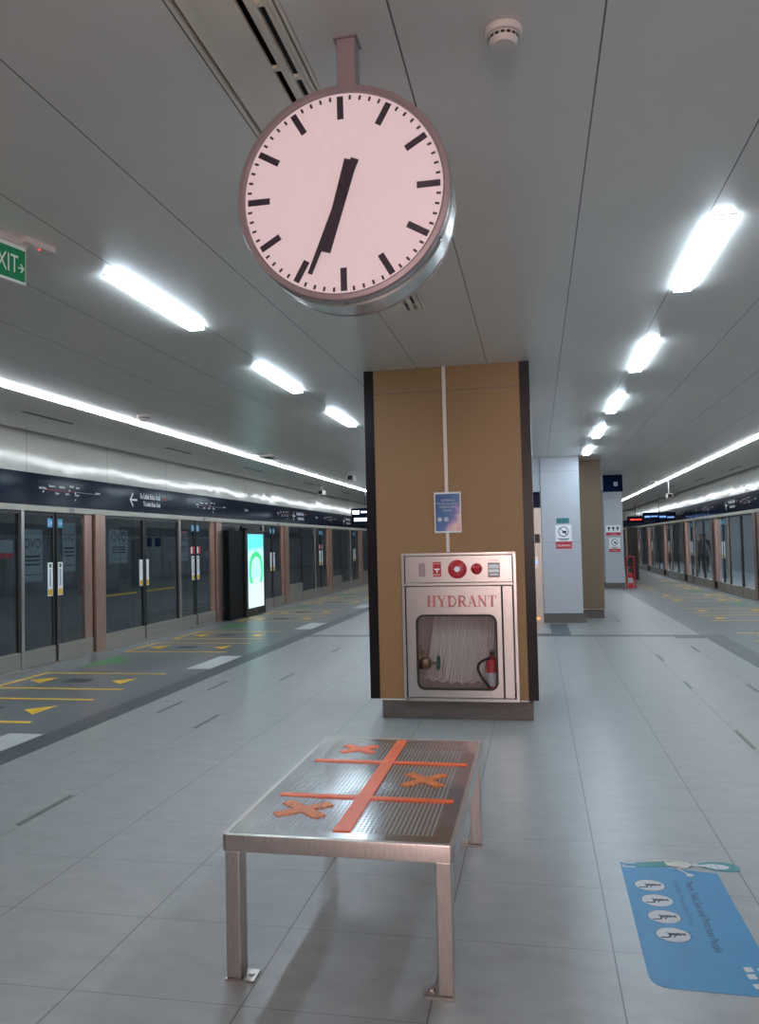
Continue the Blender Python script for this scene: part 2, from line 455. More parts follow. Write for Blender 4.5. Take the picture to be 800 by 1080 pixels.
# ceiling with the opening of the air slot
CZ = H+.15
DX0, DX1, DY0, DY1 = -.965, -.655, .3, 5.06
struct('ceiling', MB().box(-6.15, DX0, Y0, Y1, H, CZ).box(DX1, XR-.21, Y0, Y1, H, CZ)
       .box(DX0, DX1, Y0, DY0, H, CZ).box(DX0, DX1, DY1, Y1, H, CZ), 'ceiling')
struct('ceiling', MB().box(XL-3.6, XR+3.9, Y0, Y1, CZ+.1, CZ+.2), 'tunnel')
struct('wall_far', MB().box(XL-3.6, XR+3.9, Y1, Y1+.2, -1.2, CZ+.1), 'grey_wall')
struct('wall_back', MB().box(XL-3.6, XR+3.9, Y0-.2, Y0, -1.2, CZ+.1), 'grey_wall')
struct('wall_left', MB().box(XL-3.6, XL-3.4, Y0, Y1, -1.2, CZ+.1), 'tunnel')
struct('wall_right', MB().box(XR+3.6, XR+3.8, Y0, Y1, -1.2, CZ+.1), 'trackside')
struct('trim_5', MB().box(XL-3.4, XL-.27, Y0, Y1, -1.2, -1.0), 'tunnel')
struct('trim_6', MB().box(XR+.26, XR+3.6, Y0, Y1, -.3, -.02), 'trackside')  # added ledge under the figures, standing in for the reflected platform floor
for nm, xa, s in (('left', XL, 1), ('right', XR, -1)):
    def bx(u0, u1, z0, z1):
        a, b = sorted((xa+s*u0, xa+s*u1)); return MB().box(a, b, Y0, Y1, z0, z1)
    struct('trim_7' if s > 0 else 'trim_8', bx(-.12, .0, 2.53, CZ+.09), 'fascia')      # upper wall panels
    struct('trim_9' if s > 0 else 'trim_10', bx(-.10, .012, 2.112, 2.53), 'navy')      # navy fascia band
    struct('trim_11' if s > 0 else 'trim_12', bx(-.14, .03, 2.035, 2.11), 'beige_sill')  # sill under it
    struct('baseboard_left' if s > 0 else 'baseboard_right', bx(-.12, .02, .0, .03), 'steel_kick')

# ------------------------------------------------------------------ platform screens
def side(s):
    xa = XL if s > 0 else XR
    def B(mb, u0, u1, y0, y1, z0, z1):
        a, b = sorted((xa+s*u0, xa+s*u1)); mb.box(a, b, y0, y1, z0, z1); return mb
    def TM(u, y, z):  # text matrix: right along reading direction, facing the platform
        return basis((xa+s*u, y, z), (0, s, 0), (0, 0, 1))
    return xa, B, TM
ORD = ['nearest', 'second', 'third', 'fourth', 'fifth', 'sixth', 'seventh', 'eighth', 'ninth', 'tenth', 'eleventh', 'twelfth']
def module(s, k, P, n):
    xa, B, TM = side(s)
    sd = 'left' if s > 0 else 'right'
    o_ = ORD[n]
    def T(name, label, cat, y, group): return thing(name, label, cat, (xa, y, 0), 0, group)
    # post
    t = T('screen_post', f'copper-coloured steel post, {o_} along the {sd} platform screen', 'post', P+.13, f'{sd} screen posts')
    B(MB(), -.10, .02 if s > 0 else .035, P, P+.26, .03, 2.034).build('cladding', 'copper', t)
    B(MB(), -.10, -.02 if s > 0 else .045, P-(.036 if s > 0 else .10), P, .03, 2.034).build('seam', 'black', t)
    # fixed panels
    for (a, b, kk, wh) in ((.27, 1.50, .5 if (k >= 2 and s > 0) else .25, 'near'), (1.54, 2.79, .25, 'far')):
        t = T('fixed_glass_panel', f'{wh} fixed glass panel beyond the {o_} copper post, {sd} screen', 'glass panel', P+(a+b)/2, f'{sd} fixed glass panels')
        B(MB(), -.03, -.02, P+a+.03, P+b-.03, kk, 1.99).build('glass_pane', 'screen_glass', t)
        B(MB(), -.05, .0, P+a, P+b, .03, kk).build('kick_plate', 'steel_kick', t)
        fr = MB(); B(fr, -.05, -.005, P+a, P+a+.03, kk, 2.034); B(fr, -.05, -.005, P+b-.03, P+b, kk, 2.034); B(fr, -.05, -.005, P+a+.03, P+b-.03, 1.99, 2.034)
        fr.build('frame', 'dark_frame', t)
        if wh == 'far': B(MB(), -.05, -.01, P+1.50, P+1.54, .03, 2.034).build('seam', 'black', t)
        if s > 0 and k == 0:
            lb = B(MB(), -.019, -.016, *((P+b-.14, P+b-.03) if wh == 'near' else (P+a+.03, P+a+.14)), .91, 1.34).build('warning_label', 'white_ink', t)
            B(MB(), -.016, -.014, *((P+b-.13, P+b-.04) if wh == 'near' else (P+a+.04, P+a+.13)), .92, 1.0).build('yellow_mark', 'yellow_ink', lb)
            B(MB(), -.075, -.055, P+a+.05, P+b-.16 if wh == 'near' else P+b-.06, .795, .825).build('push_bar', 'yellow_ink', t)
    t = T('screen_mullion', f'slim steel mullion beside the {o_} pair of doors on the {sd}', 'mullion', P+2.83, f'{sd} screen mullions')
    B(MB(), -.06, .01, P+2.795, P+2.855, .03, 2.034).build('profile', 'steel', t)
    # sliding leaves
    for (a, b, wh) in ((2.86, 3.54, 'near'), (3.60, 4.46 if s > 0 else 4.395, 'far')):
        t = T('sliding_door', f'{wh} leaf of the {o_} pair of glass sliding doors, {sd} screen', 'door', P+(a+b)/2, f'{sd} sliding doors')
        e = .19 if wh == 'far' else .02
        B(MB(), -.045, -.035, P+a+.02, P+b-e, .25, 1.99).build('glass_pane', 'screen_glass', t)
        B(MB(), -.06, -.01, P+a, P+b, .035, .25).build('kick_plate', 'steel_kick', t)
        fr = MB(); B(fr, -.06, -.03, P+a, P+a+.02, .25, 2.03)
        if wh == 'near': B(fr, -.06, -.03, P+b-.02, P+b, .25, 2.03)
        B(fr, -.06, -.03, P+a+.02, P+b-e, 1.99, 2.03); fr.build('frame', 'dark_frame', t)
        if wh == 'far':
            B(MB(), -.06, -.02 if s > 0 else .035, P+b-.19, P+b, .25, 2.03).build('copper_stile', 'copper', t)
            B(MB(), -.07, -.045, P+3.545, P+3.595, .035, 2.03).build('seam', 'black', t)
        ya, yb = (P+b-.14, P+b-.03) if wh == 'near' else (P+a+.03, P+a+.14)
        lb = B(MB(), -.034, -.03, ya, yb, .91, 1.36).build('handle_label', 'white_ink', t)
        B(MB(), -.030, -.028, ya+.01, yb-.01, .92, 1.0).build('yellow_mark', 'yellow_ink', lb)
        if n < 2 and s > 0:
            B(MB(), -.030, -.0285, ya+.04, yb-.04, 1.04, 1.27).build('small_print', 'grey_ink', lb)
            B(MB(), -.030, -.0285, ya+.035, yb-.035, 1.29, 1.34).build('warning_mark', 'green_paint', lb)
        nb = B(MB(), -.034, -.03, ya, yb, 1.83, 1.95).build('number_sign', 'blue_ink', t)
        tm = MB(); v, f = text_geo('24' if k < 0 else '23', .085, 'CENTER'); tm.raw(v, f, TM(-.0285, (ya+yb)/2, 1.86)); tm.build('number', 'white_ink', nb)
        if k in (0, 2) and s > 0:
            st = B(MB(), -.030, -.027, ya-.05 if wh == 'near' else ya, yb if wh == 'near' else yb+.05, 1.40, 1.54).build('notice_sticker', 'red_ink', t)
            B(MB(), -.027, -.0255, ya-.045 if wh == 'near' else ya+.005, ya+.02 if wh == 'near' else ya+.06, 1.41, 1.53).build('sticker_mark', 'white_ink', st)
PL0, PR0 = 10.61, 10.35
for i, k in enumerate(range(-1, 8)): module(1, k, PL0+4.5*k, i)
for i, k in enumerate(range(1, 9)): module(-1, k, PR0+4.5*k, i)

# writing on the navy band
STN = ['Lebak Bulus', 'Fatmawati', 'Cipete', 'Haji Nawi', 'Blok A', 'Blok M', 'Senayan', 'Istora', 'Bundaran']
def route_map(s, ya, label, grp):
    """ya: nearest end of the line"""
    xa, B, TM = side(s)
    t = thing('route_map', label, 'route map', (xa+s*.013, ya, 2.2), 0, grp)
    L = 1.55
    a, b = (ya, ya+L*.45)
    def Y(q): return ya+q if s > 0 else ya+L-q
    r0, r1 = sorted((Y(.12), Y(.86))); g0, g1 = sorted((Y(.86), Y(1.4)))
    B(MB(), .013, .0145, r0, r1, 2.328, 2.334).build('red_line', 'red_ink', t)
    B(MB(), .013, .0145, g0, g1, 2.328, 2.334).build('blue_line', 'grey_ink', t)
    tm = MB()
    pts = [(0.0, 2.335), (.22, 2.37), (.36, 2.28), (.45, 2.37), (.6, 2.28), (.7, 2.39), (.82, 2.28), (.86, 2.385), (1.36, 2.335)]
    for (q, z), nm in zip(pts, STN):
        v, f = text_geo(nm, .040, 'LEFT', .85, .03); tm.raw(v, f, TM(.0148, Y(q), z))
    tm.build('station_names', 'white_ink', t)
    d = MB()
    for q, z in ((.1, 2.30), (.7, 2.345), (.84, 2.32), (.84, 2.22)):
        d.prism(circ(0, 0, .013, n=12), 0, .0015, TM(.013, Y(q), z))
    d.build('station_dots', 'white_ink', t)
def direction(s, ya, label, grp, l1='Ke Lebak Bulus Grab', l2='To Lebak Bulus Grab'):
    xa, B, TM = side(s)
    t = thing('direction_sign', label, 'sign', (xa+s*.013, ya, 2.2), 0, grp)
    def Y(q): return ya+q if s > 0 else ya+1.4-q
    M = TM(.013, Y(0), 2.31)
    ar = MB().stroke([(.105, .10), (.02, 0), (.105, -.10)], .028, 0, .002, M).stroke([(.03, 0), (.23, 0)], .03, 0, .0018, M)
    ar.build('arrow', 'white_ink', t)
    v, f = text_geo(l1, .125, 'LEFT', .66, .028); MB().raw(v, f, TM(.0145, Y(.34), 2.345)).build('top_line', 'white_ink', t)
    v, f = text_geo(l2, .105, 'LEFT', .66, .028); MB().raw(v, f, TM(.0145, Y(.45), 2.225)).build('bottom_line', 'white_ink', t)
    d = MB().prism(circ(0, 0, .035, n=16), 0, .0015, TM(.013, Y(1.24), 2.375)).build('line_badge', 'red_ink', t)
def station_name(s, ya, label, grp):
    xa, B, TM = side(s)
    v, f = text_geo('Senayan', .10, 'LEFT', .7)
    single('station_name', MB().raw(v, f, TM(.0145, ya, 2.31)), 'white_ink', label, 'sign', (xa+s*.013, ya, 2.31), 0, grp)
for i, q in enumerate((0, 4.85, 9.7, 14.2)):
    route_map(1, 9.26+q, f'small white route map on the navy band, {ORD[i]} one along the left side', 'left route maps')
for i, q in enumerate((11.62, 20.25, 25.9)):
    direction(1, q, f'white arrow sign for Lebak Bulus on the left navy band, {ORD[i]} one', 'left direction signs')
for i, q in enumerate((16.7, 22.5)):
    station_name(1, q, f'white station name on the left navy band, {ORD[i]} one', 'left station names')
for i, q in enumerate((19.2, 23.7, 28.2)):
    route_map(-1, q, f'faint route map on the right navy band, {ORD[i]} one', 'right route maps')
direction(-1, 20.9, 'faint white arrow sign on the right navy band', 'right direction signs')
station_name(-1, 26.3, 'faint station name on the right navy band', 'right station names')
# small red mark on the sill, one per door, and a sticker
for i, q in enumerate((9.92, 14.42, 18.95, 23.4)):
    single('sill_label', MB().box(XL+.0305, XL+.032, q, q+.12, 2.045, 2.10), 'mauve', f'small reddish label on the left sill above the {ORD[i]} pair of doors', 'label', (XL+.03, q, 2.04), 0, 'sill labels')

# poster reflections in the glass, modelled as dim mirrored sheets behind the panes
def reflected_poster(y0, y1, z0, z1, label):
    t = thing('poster_reflection', label, 'poster', (XL-.066, y0, z0), 0, 'poster reflections in the glass')
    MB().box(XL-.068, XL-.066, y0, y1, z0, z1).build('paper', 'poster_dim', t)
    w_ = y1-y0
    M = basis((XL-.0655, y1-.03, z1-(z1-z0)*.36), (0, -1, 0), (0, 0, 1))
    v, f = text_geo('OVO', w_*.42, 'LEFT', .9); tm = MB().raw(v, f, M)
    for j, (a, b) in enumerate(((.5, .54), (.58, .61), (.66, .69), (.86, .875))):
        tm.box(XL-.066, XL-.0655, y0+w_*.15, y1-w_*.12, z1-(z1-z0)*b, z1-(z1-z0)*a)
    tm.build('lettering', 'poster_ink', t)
reflected_poster(9.02, 9.45, 1.12, 1.80, 'dim poster reflection with mirrored lettering in the glass of the nearest left door leaf')
reflected_poster(9.90, 10.22, 1.22, 1.90, 'dim poster reflection with mirrored lettering left of the first copper strip')
reflected_poster(11.12, 11.68, 1.30, 1.82, 'dim poster reflection in the first fixed panel right of the copper post')
reflected_poster(13.52, 13.92, 1.28, 1.82, 'dim poster reflection on the leaf beside the steel mullion')
for i, (a, b) in enumerate(((12.24, 12.40), (12.52, 12.72))):
    single('dark_sticker', MB().box(XL-.018, XL-.0165, a, b, 1.55, 1.70), 'navy', ['small dark square sticker on the glass, the left one of two', 'small dark square sticker on the glass, the right one of two'][i], 'sticker', (XL-.018, a, 1.55), 0, 'square stickers')
t = thing('safety_notice', 'white notice with a red band behind the leftmost glass panel', 'notice', (XL-.018, 8.4, 1.45))
MB().box(XL-.066, XL-.062, 8.45, 8.84, 1.50, 1.66).build('sheet', 'poster_dim', t)
MB().box(XL-.066, XL-.062, 8.45, 8.84, 1.44, 1.495).build('red_band', 'red_ink', t)

# ------------------------------------------------------------------ ceiling fittings
def lamp(name, w_, l_, em, x, y, label, cat, grp):
    t = thing(name, label, cat, (x, y, H), 0, grp)
    MB().box(x-w_/2-.006, x+w_/2+.006, y, y+l_, H-.006, H-.0005).build('frame', 'white_paint', t)
    MB().box(x-w_/2, x+w_/2, y+.006, y+l_-.006, H-.022, H-.0062).build('diffuser', em, t)
    return t
p = None
for s, x in (('left', -2.24), ('right', .92)):
    for i in range(0, 9):
        y = 3.93+2.35*i
        if s == 'left' and False: continue
        nm = f'bright recessed ceiling lamp, {ORD[i]} of the {s} row' if i >= 0 else f'ceiling lamp of the {s} row behind the photographer'
        if p is None: p = lamp('ceiling_lamp', .098, 1.12, 'lamp', x, y, nm, 'lamp', f'{s} ceiling lamps')
        else: dup(p, (x, y, H), nm, f'{s} ceiling lamps')
p = None
for s, x, yf in (('left', -4.64, 6.17), ('right', 3.37, 6.17)):
    for i in range(-10, 38):
        y = yf+1.2*i
        if i >= 0: nm = f'thin light tube number {i+1} from the near end of the {s} glowing line'
        else: nm = f'light tube of the {s} line beside the photographer'
        if s == 'right' and i >= 0: nm = f'thin light tube in the {s} glowing ceiling line, tube {i+1} counted from the photographer'
        if p is None: p = lamp('strip_light', .062, 1.145, 'strip', x, y, nm, 'light', f'{s} strip lights')
        else: dup(p, (x, y, H), nm, f'{s} strip lights')

# linear air diffuser
t = thing('air_diffuser', 'long beige slotted air grille in the ceiling, partly behind the clock', 'air vent', (-.81, DY0, H))
b = MB()
b.box(-.963, -.951, DY0+.002, DY1-.002, H-.004, H+.02)
b.box(-.941, -.897, DY0+.002, DY1-.002, H+.004, H+.012).box(-.895, -.855, DY0+.002, DY1-.002, H+.0, H+.010)
b.box(-.853, -.775, DY0+.002, DY1-.002, H-.004, H+.008)
b.box(-.752, -.724, DY0+.002, DY1-.002, H-.004, H+.012)
b.box(-.703, -.69, DY0+.002, DY1-.002, H-.002, H+.012).box(-.688, -.675, DY0+.002, DY1-.002, H-.004, H+.01)
b.box(-.668, -.657, DY0+.002, DY1-.002, H-.004, H+.02)
b.box(-.963, -.657, DY1-.02, DY1-.0025, H-.005, H+.02)
b.build('blades', 'grille', t)
MB().box(-.964, -.656, DY0+.001, DY1-.001, H+.07, H+.148).build('duct', 'black', t)
c = MB()
for i in range(13):
    y = .55+.36*i
    c.box(-.775, -.752, y, y+.02, H+.0, H+.01); c.box(-.724, -.703, y+.06, y+.08, H+.0, H+.01)
c.build('clips', 'grille', t)

def detector(x, y, r, label, name='smoke_detector'):
    t = thing(name, label, 'detector', (x, y, H))
    M = Matrix.Translation((x, y, H)) @ Matrix.Diagonal((1, 1, -1, 1))
    MB().lathe([(r, .0005), (r, r*.28), (r*.96, r*.36), (r*.80, r*.40)], 40, M).build('base', 'plastic_white', t, True)
    MB().lathe([(r*.80, r*.401), (r*.79, r*.62), (r*.6, r*.86), (0, r*.88)], 40, M).build('sensor_head', 'plastic_white', t, True)
    v = MB()
    for i in range(16):
        a = 2*PI*i/16
        R = M @ Matrix.Rotation(a, 4, 'Z')
        v.box(r*.76, r*.805, -r*.11, r*.11, r*.46, r*.60, R)
    v.build('vents', 'black', t)
detector(-.05, 2.33, .056, 'round white smoke detector on the ceiling right of the clock')
detector(-4.29, 8.2, .075, 'small white round detector beside the left strip lights')
detector(3.13, 22.2, .08, 'faint round detector beside the right strip lights')
t = thing('beam_detector', 'flat rectangular white unit on the ceiling near the left lights', 'detector', (-4.3, 12.4, H))
MB().bbox(-4.42, -4.18, 12.3, 12.7, H-.045, H-.0005, .01).build('housing', 'plastic_white', t)
MB().box(-4.35, -4.25, 12.35, 12.65, H-.05, H-.0455).build('lens', 'dark_frame', t)
def cctv(x, y, drop, label):
    t = thing('security_camera', label, 'camera', (x, y, H))
    MB().lathe([(.06, 0.0005), (.06, .02), (.02, .025), (.02, drop-.12)], 20, Matrix.Translation((x, y, H)) @ Matrix.Diagonal((1, 1, -1, 1))).build('mount', 'plastic_white', t, True)
    hd = MB().bbox(x-.075, x+.075, y-.16, y+.12, H-drop, H-drop+.13, .012).build('body', 'plastic_white', t)
    MB().box(x-.05, x+.05, y-.165, y-.1605, H-drop+.02, H-drop+.11).build('lens_window', 'black_gloss', hd)
cctv(-3.72, 16.0, .20, 'box camera hung from the ceiling just left of the brown pillar')
cctv(-5.38, 19.7, .22, 'small white camera on a stem near the left screen, far along')
cctv(3.52, 22.2, .48, 'white camera on a long stem beside the right strip lights')
def slot(x, y0, y1, label, grp):
    single('ceiling_slot', MB().box(x-.025, x+.025, y0, y1, H-.003, H-.0005), 'black', label, 'vent', (x, y0, H-.003), 0, grp)
for i, (a, b_) in enumerate(((7.58, 8.51), (10.94, 11.8), (14.2, 15.2), (18.1, 18.9), (22, 22.9))):
    slot(-5.38, a, b_, f'dark narrow ceiling slot near the left wall, {ORD[i]} one', 'left ceiling slots')
for i, (x, a, b_) in enumerate(((4.43, 18.4, 19.5), (4.3, 21.7, 22.9), (4.0, 24.2, 25.3))):
    slot(x, a, b_, f'dark narrow ceiling slot near the right screen, {ORD[i]} one', 'right ceiling slots')

# exit sign
t = thing('exit_sign', 'green hanging exit sign with white letters and right arrow at left edge', 'sign', (-2.40, 3.41, 2.8), math.radians(-14))
M = wm(t) @ basis((0, 0, 0), (0, 1, 0), (0, 0, 1))
S0 = -.40
MB().prism([(S0, 0), (0, 0), (0, .185), (S0, .185)], -.012, .0, M).build('frame', 'exit_white', t)
pn = MB().prism([(S0+.006, .012), (-.006, .012), (-.006, .165), (S0+.006, .165)], .0003, .002, M).build('green_panel', 'exit_green', t)
tm = MB()
v, f = text_geo('EXIT', .125, 'LEFT', .62); tm.raw(v, f, M @ Matrix.Translation((-.205, .045, .0026)))
tm.stroke([(-.045, .075), (-.017, .075)], .007, .0021, .003, M).stroke([(-.031, .094), (-.016, .075), (-.031, .056)], .007, .0021, .0029, M)
tm.build('lettering', 'exit_white', pn)
MB().prism([(S0, .185), (.0, .185), (.0, .22-.0008), (S0, .22-.0008)], -.03, .015, M).build('mount', 'plastic_white', t)
MB().box(-.002, .06, -.05, .13, .19, .2195, wm(t)).build('ceiling_box', 'plastic_white', t)
MB().lathe([(.006, .0), (.005, .006), (0, .007)], 10, wm(t) @ Matrix.Translation((.035, .05, .19)) @ Matrix.Diagonal((1, 1, -1, 1))).build('indicator_lamp', 'led_red', t)

# ------------------------------------------------------------------ clock
CX, CYF, CZ_, CR = -.523, 2.20, 2.524, .318
t = thing('station_clock', 'large round double-sided clock with pink-lit dial hanging from the ceiling', 'clock', (CX, 2.28, H))
Mc = basis((CX, CYF, CZ_), (1, 0, 0), (0, 0, 1))     # local z faces the camera (-Y)
def ring(prof, nm, mt, par, n=96):
    o = MB().lathe(prof, n, Mc, closed=True)
    return o.build(nm, mt, par, True)
# body: rim flange, narrower neck, then the drum
ring([(CR-.021, -.010), (CR-.021, .004), (CR-.016, .008), (CR-.003, .006), (CR, .0), (CR, -.010), (CR-.004, -.014), (CR-.02, -.014)], 'rim', 'mauve', t)
ring([(CR-.02, -.0142), (CR-.006, -.0145), (CR-.008, -.058), (CR-.001, -.062), (CR-.001, -.150), (CR-.008, -.156), (CR-.02, -.158)], 'casing', 'steel', t)
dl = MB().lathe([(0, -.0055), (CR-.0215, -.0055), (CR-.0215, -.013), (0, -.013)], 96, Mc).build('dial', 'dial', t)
mk = MB()
for i in range(60):
    a = -2*PI*i/60; R = Mc @ Matrix.Rotation(a, 4, 'Z')
    if i % 5 == 0: mk.box(-.0095, .0095, CR-.098, CR-.030, -.0053, -.0045, R)
    else: mk.box(-.0033, .0033, CR-.041, CR-.028, -.0053, -.0045, R)
mk.build('hour_marks', 'clock_black', dl)
def hand(ang, pts, z0, nm):
    R = Mc @ Matrix.Rotation(-math.radians(ang), 4, 'Z'); MB().prism(pts, z0, z0+.0015, R).build(nm, 'clock_black', dl)
hand(203.5, [(-.0125, -.105), (.0125, -.105), (.0068, .252), (-.0068, .252)], -.001, 'minute_hand')
hand(197.0, [(-.020, -.10), (.020, -.10), (.0145, .178), (-.0145, .178)], -.0035, 'hour_hand')
MB().lathe([(.008, -.0045), (.008, .0015), (0, .002)], 20, Mc).build('hub', 'clock_black', dl)
MB().lathe([(CR-.0215, .0035), (CR-.1, .0075), (0, .0095)], 64, Mc).build('dial_glass', 'clear_glass', t, True)
# far dial
bk = MB().lathe([(CR-.021, -.159), (CR-.021, -.172), (CR-.003, -.170), (CR, -.165), (CR, -.1585), (CR-.01, -.158)], 96, Mc, closed=True).build('rear_rim', 'mauve', t, True)
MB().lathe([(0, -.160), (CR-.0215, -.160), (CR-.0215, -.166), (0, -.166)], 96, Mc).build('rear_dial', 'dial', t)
po = MB().bbox(CX-.02, CX+.038, 2.252, 2.308, CZ_+CR-.010, H-.0005, .003).build('hanger_post', 'mauve', t)
MB().box(CX-.028, CX+.046, 2.245, 2.316, H-.004, H-.0006).build('ceiling_plate', 'mauve', po)
MB().lathe([(.005, 0), (.004, .002), (0, .003)], 12, basis((CX+.008, 2.2515, CZ_+CR+.022), (1, 0, 0), (0, 0, 1))).build('screw', 'black', po)
for ang in (180, 118, 242):
    a = math.radians(ang); M = Matrix.Translation((CX+math.sin(a)*(CR-.004), CYF+.036, CZ_+math.cos(a)*(CR-.004)))
    MB().lathe([(.006, -.006), (.006, .006), (0, .007)], 10, M @ Vector((math.sin(a), 0, math.cos(a))).to_track_quat('Z', 'Y').to_matrix().to_4x4()).build('casing_screw', 'steel_bright', t)

# ------------------------------------------------------------------ main pillar
PY = 6.75
t = thing('pillar', 'square brown-clad pillar with black corners holding the hydrant cabinet', 'pillar', (-.73, 7.4, 0))
px0, px1 = -1.357, -.098
hx0, hx1, hz0, hz1 = -1.138, -.178, .182, 1.408     # hole for the cabinet
PB = .172
def panel_with_hole():
    b = MB()
    b.box(px0, hx0, PY, PY+.03, PB, H-.001); b.box(hx1, px1, PY, PY+.03, PB, H-.001)
    b.box(hx0, hx1, PY, PY+.03, hz1, H-.001); b.box(hx0, hx1, PY, PY+.03, PB, hz0)
    return b
panel_with_hole().build('front_cladding', 'pillar_brown', t)
MB().box(px0+.001, px1-.001, PY-.0005, PY, 2.806, 2.812).build('panel_joint', 'plinth', t)
MB().box(-1.441, px0, PY-.004, PY+1.25, PB, H-.001).build('corner_strip', 'black_clad', t)
MB().box(px1, -.015, PY-.004, PY+1.25, PB, H-.001).build('corner_strip', 'black_clad', t)
MB().box(px0, px1, PY+.30, PY+1.25, PB, H-.001).build('core', 'pillar_brown', t)
MB().box(-1.345, -.065, PY+.03, PY+1.2, .0005, PB-.013).build('plinth', 'plinth', t)
MB().box(-1.345, hx0-.01, PY+.002, PY+.05, PB-.012, PB).box(-.165, -.098, PY+.002, PY+.05, PB-.012, PB).build('white_edge', 'white_paint', t)
MB().bbox(-.752, -.722, PY-.018, PY-.0008, hz1+.012, H-.002, .003).build('cable_trunk', 'beige_trunk', t)

# poster taped on the pillar
t = thing('pillar_poster', 'small blue poster in a white border on the brown pillar', 'poster', (-.842, PY-.022, 1.59), 0)
MB().box(-.845, -.616, PY-.021, PY-.019, 1.585, 1.932).build('paper', 'white_paint', t)
pa = MB().box(-.835, -.627, PY-.0225, PY-.0212, 1.60, 1.917)
po = pa.build('print', 'poster_art', t)
po.data.transform(Matrix.Translation((.007, .0, -.01)))
po.location = (-.007, 0, .01)
tm = MB()
for j, (tx, sz, z) in enumerate((('INFORMASI', .026, 1.853), ('PERUBAHAN JADWAL', .022, 1.826), ('OPERASI MRT', .030, 1.795), ('JAKARTA', .022, 1.768))):
    v, f = text_geo(tx, sz, 'CENTER', .85); tm.raw(v, f, basis((-.728, PY-.0232, z), (1, 0, 0), (0, 0, 1)))
tm.prism(circ(-.69, 1.89, .018), PY-.0232, PY-.0226) if False else None
for cx_ in (-.80, -.745):
    tm.raw(*[(lambda p: p)(x) for x in ([(x, PY-.0232, z) for x, z in circ(cx_, 1.70, .020, n=16)], [tuple(range(16))])])
tm.build('writing', 'pale_ink', t)

# ------------------------------------------------------------------ hydrant cabinet
t = thing('hydrant_cabinet', 'stainless hydrant cabinet with red markings and a round-cornered window', 'cabinet', (-.66, PY, .15))
FX0, FX1, FZ0, FZ1 = -1.144, -.170, .158, 1.416
yf = PY-.022
b = MB()
b.bbox(FX0, FX0+.026, yf, PY-.0005, FZ0, FZ1, .003); b.bbox(FX1-.028, FX1, yf, PY-.0005, FZ0, FZ1, .003)
b.bbox(FX0+.026, FX1-.028, yf, PY-.0005, FZ1-.024, FZ1, .003); b.bbox(FX0+.026, FX1-.028, yf, PY-.0005, FZ0, FZ0+.028, .003)
b.bbox(FX0+.026, FX1-.028, yf, PY-.0005, 1.135, 1.16, .003)
b.build('frame', 'steel', t)
# box inside
b = MB()
b.box(hx0+.004, hx1-.004, PY+.20, PY+.21, hz0+.004, hz1-.004)
b.build('back_panel', 'cabinet_back', t)
b = MB().box(hx0+.004, hx0+.01, PY, PY+.20, hz0+.004, hz1-.004).box(hx1-.01, hx1-.004, PY, PY+.20, hz0+.004, hz1-.004)
b.box(hx0+.01, hx1-.01, PY, PY+.20, hz0+.004, hz0+.012).box(hx0+.01, hx1-.01, PY, PY+.20, hz1-.012, hz1-.004)
b.build('inner_box', 'cabinet_in', t)
# control panel
cp_ = MB().bbox(FX0+.032, FX1-.034, yf+.004, yf+.014, 1.163, FZ1-.028, .002).build('control_panel', 'steel', t)
yc = yf+.0035
def fr(x, z): return basis((x, yc, z), (1, 0, 0), (0, 0, 1))
MB().prism(rrect(.055, .115, .004), 0, .004, fr(-.965, 1.272)).build('name_plate', 'mauve', cp_)
bp_ = MB().prism(rrect(.070, .125, .003), 0, .004, fr(-.835, 1.275)).build('break_glass_sign', 'red_paint', cp_)
sg = MB()
v, f = text_geo('FIRE ALARM', .012, 'CENTER'); sg.raw(v, f, fr(-.835, 1.320) @ Matrix.Translation((0, 0, .0045)))
sg.prism([(-.022, .004), (.022, .004), (.022, .016), (-.022, .016)], .004, .005, fr(-.835, 1.266)).prism([(-.006, -.02), (.006, -.02), (.006, .004), (-.006, .004)], .004, .005, fr(-.835, 1.266))
v, f = text_geo('BREAK', .02, 'CENTER'); sg.raw(v, f, fr(-.835, 1.222) @ Matrix.Translation((0, 0, .0045)))
sg.build('sign_lettering', 'white_ink', bp_)
bl = MB().lathe([(.080, 0), (.080, .012), (.074, .024), (.05, .034), (.024, .036)], 48, fr(-.662, 1.274)).build('alarm_bell', 'red_paint', cp_, True)
MB().lathe([(.024, .0362), (.022, .042), (0, .044)], 32, fr(-.662, 1.274)).build('bell_centre', 'white_ink', bl, True)
br = MB()
for a in (35, 145, 0, 180):
    R = fr(-.662, 1.274) @ Matrix.Rotation(math.radians(a), 4, 'Z'); br.box(.026, .066, -.0015, .0015, .034, .0375, R)
br.build('bell_lines', 'mauve', bl)
MB().lathe([(.048, 0), (.047, .010), (.035, .028), (.014, .038), (0, .040)], 40, fr(-.500, 1.274)).build('indicator_lamp', 'red_paint', cp_, True)
lb = MB().prism(rrect(.10, .125, .004), 0, .003, fr(-.355, 1.262)).build('instruction_plate', 'mauve', cp_)
tm = MB().prism(rrect(.088, .034, .002), .003, .004, fr(-.355, 1.293)).prism(rrect(.088, .026, .002), .003, .004, fr(-.355, 1.256)).prism(rrect(.07, .014, .002), .003, .004, fr(-.355, 1.226))
tm.build('plate_lines', 'white_ink', lb)
v, f = text_geo('PHONE', .017, 'CENTER', 1.2); MB().raw(v, f, fr(-.355, 1.338) @ Matrix.Translation((0, 0, .0005))).build('plate_title', 'red_ink', cp_)
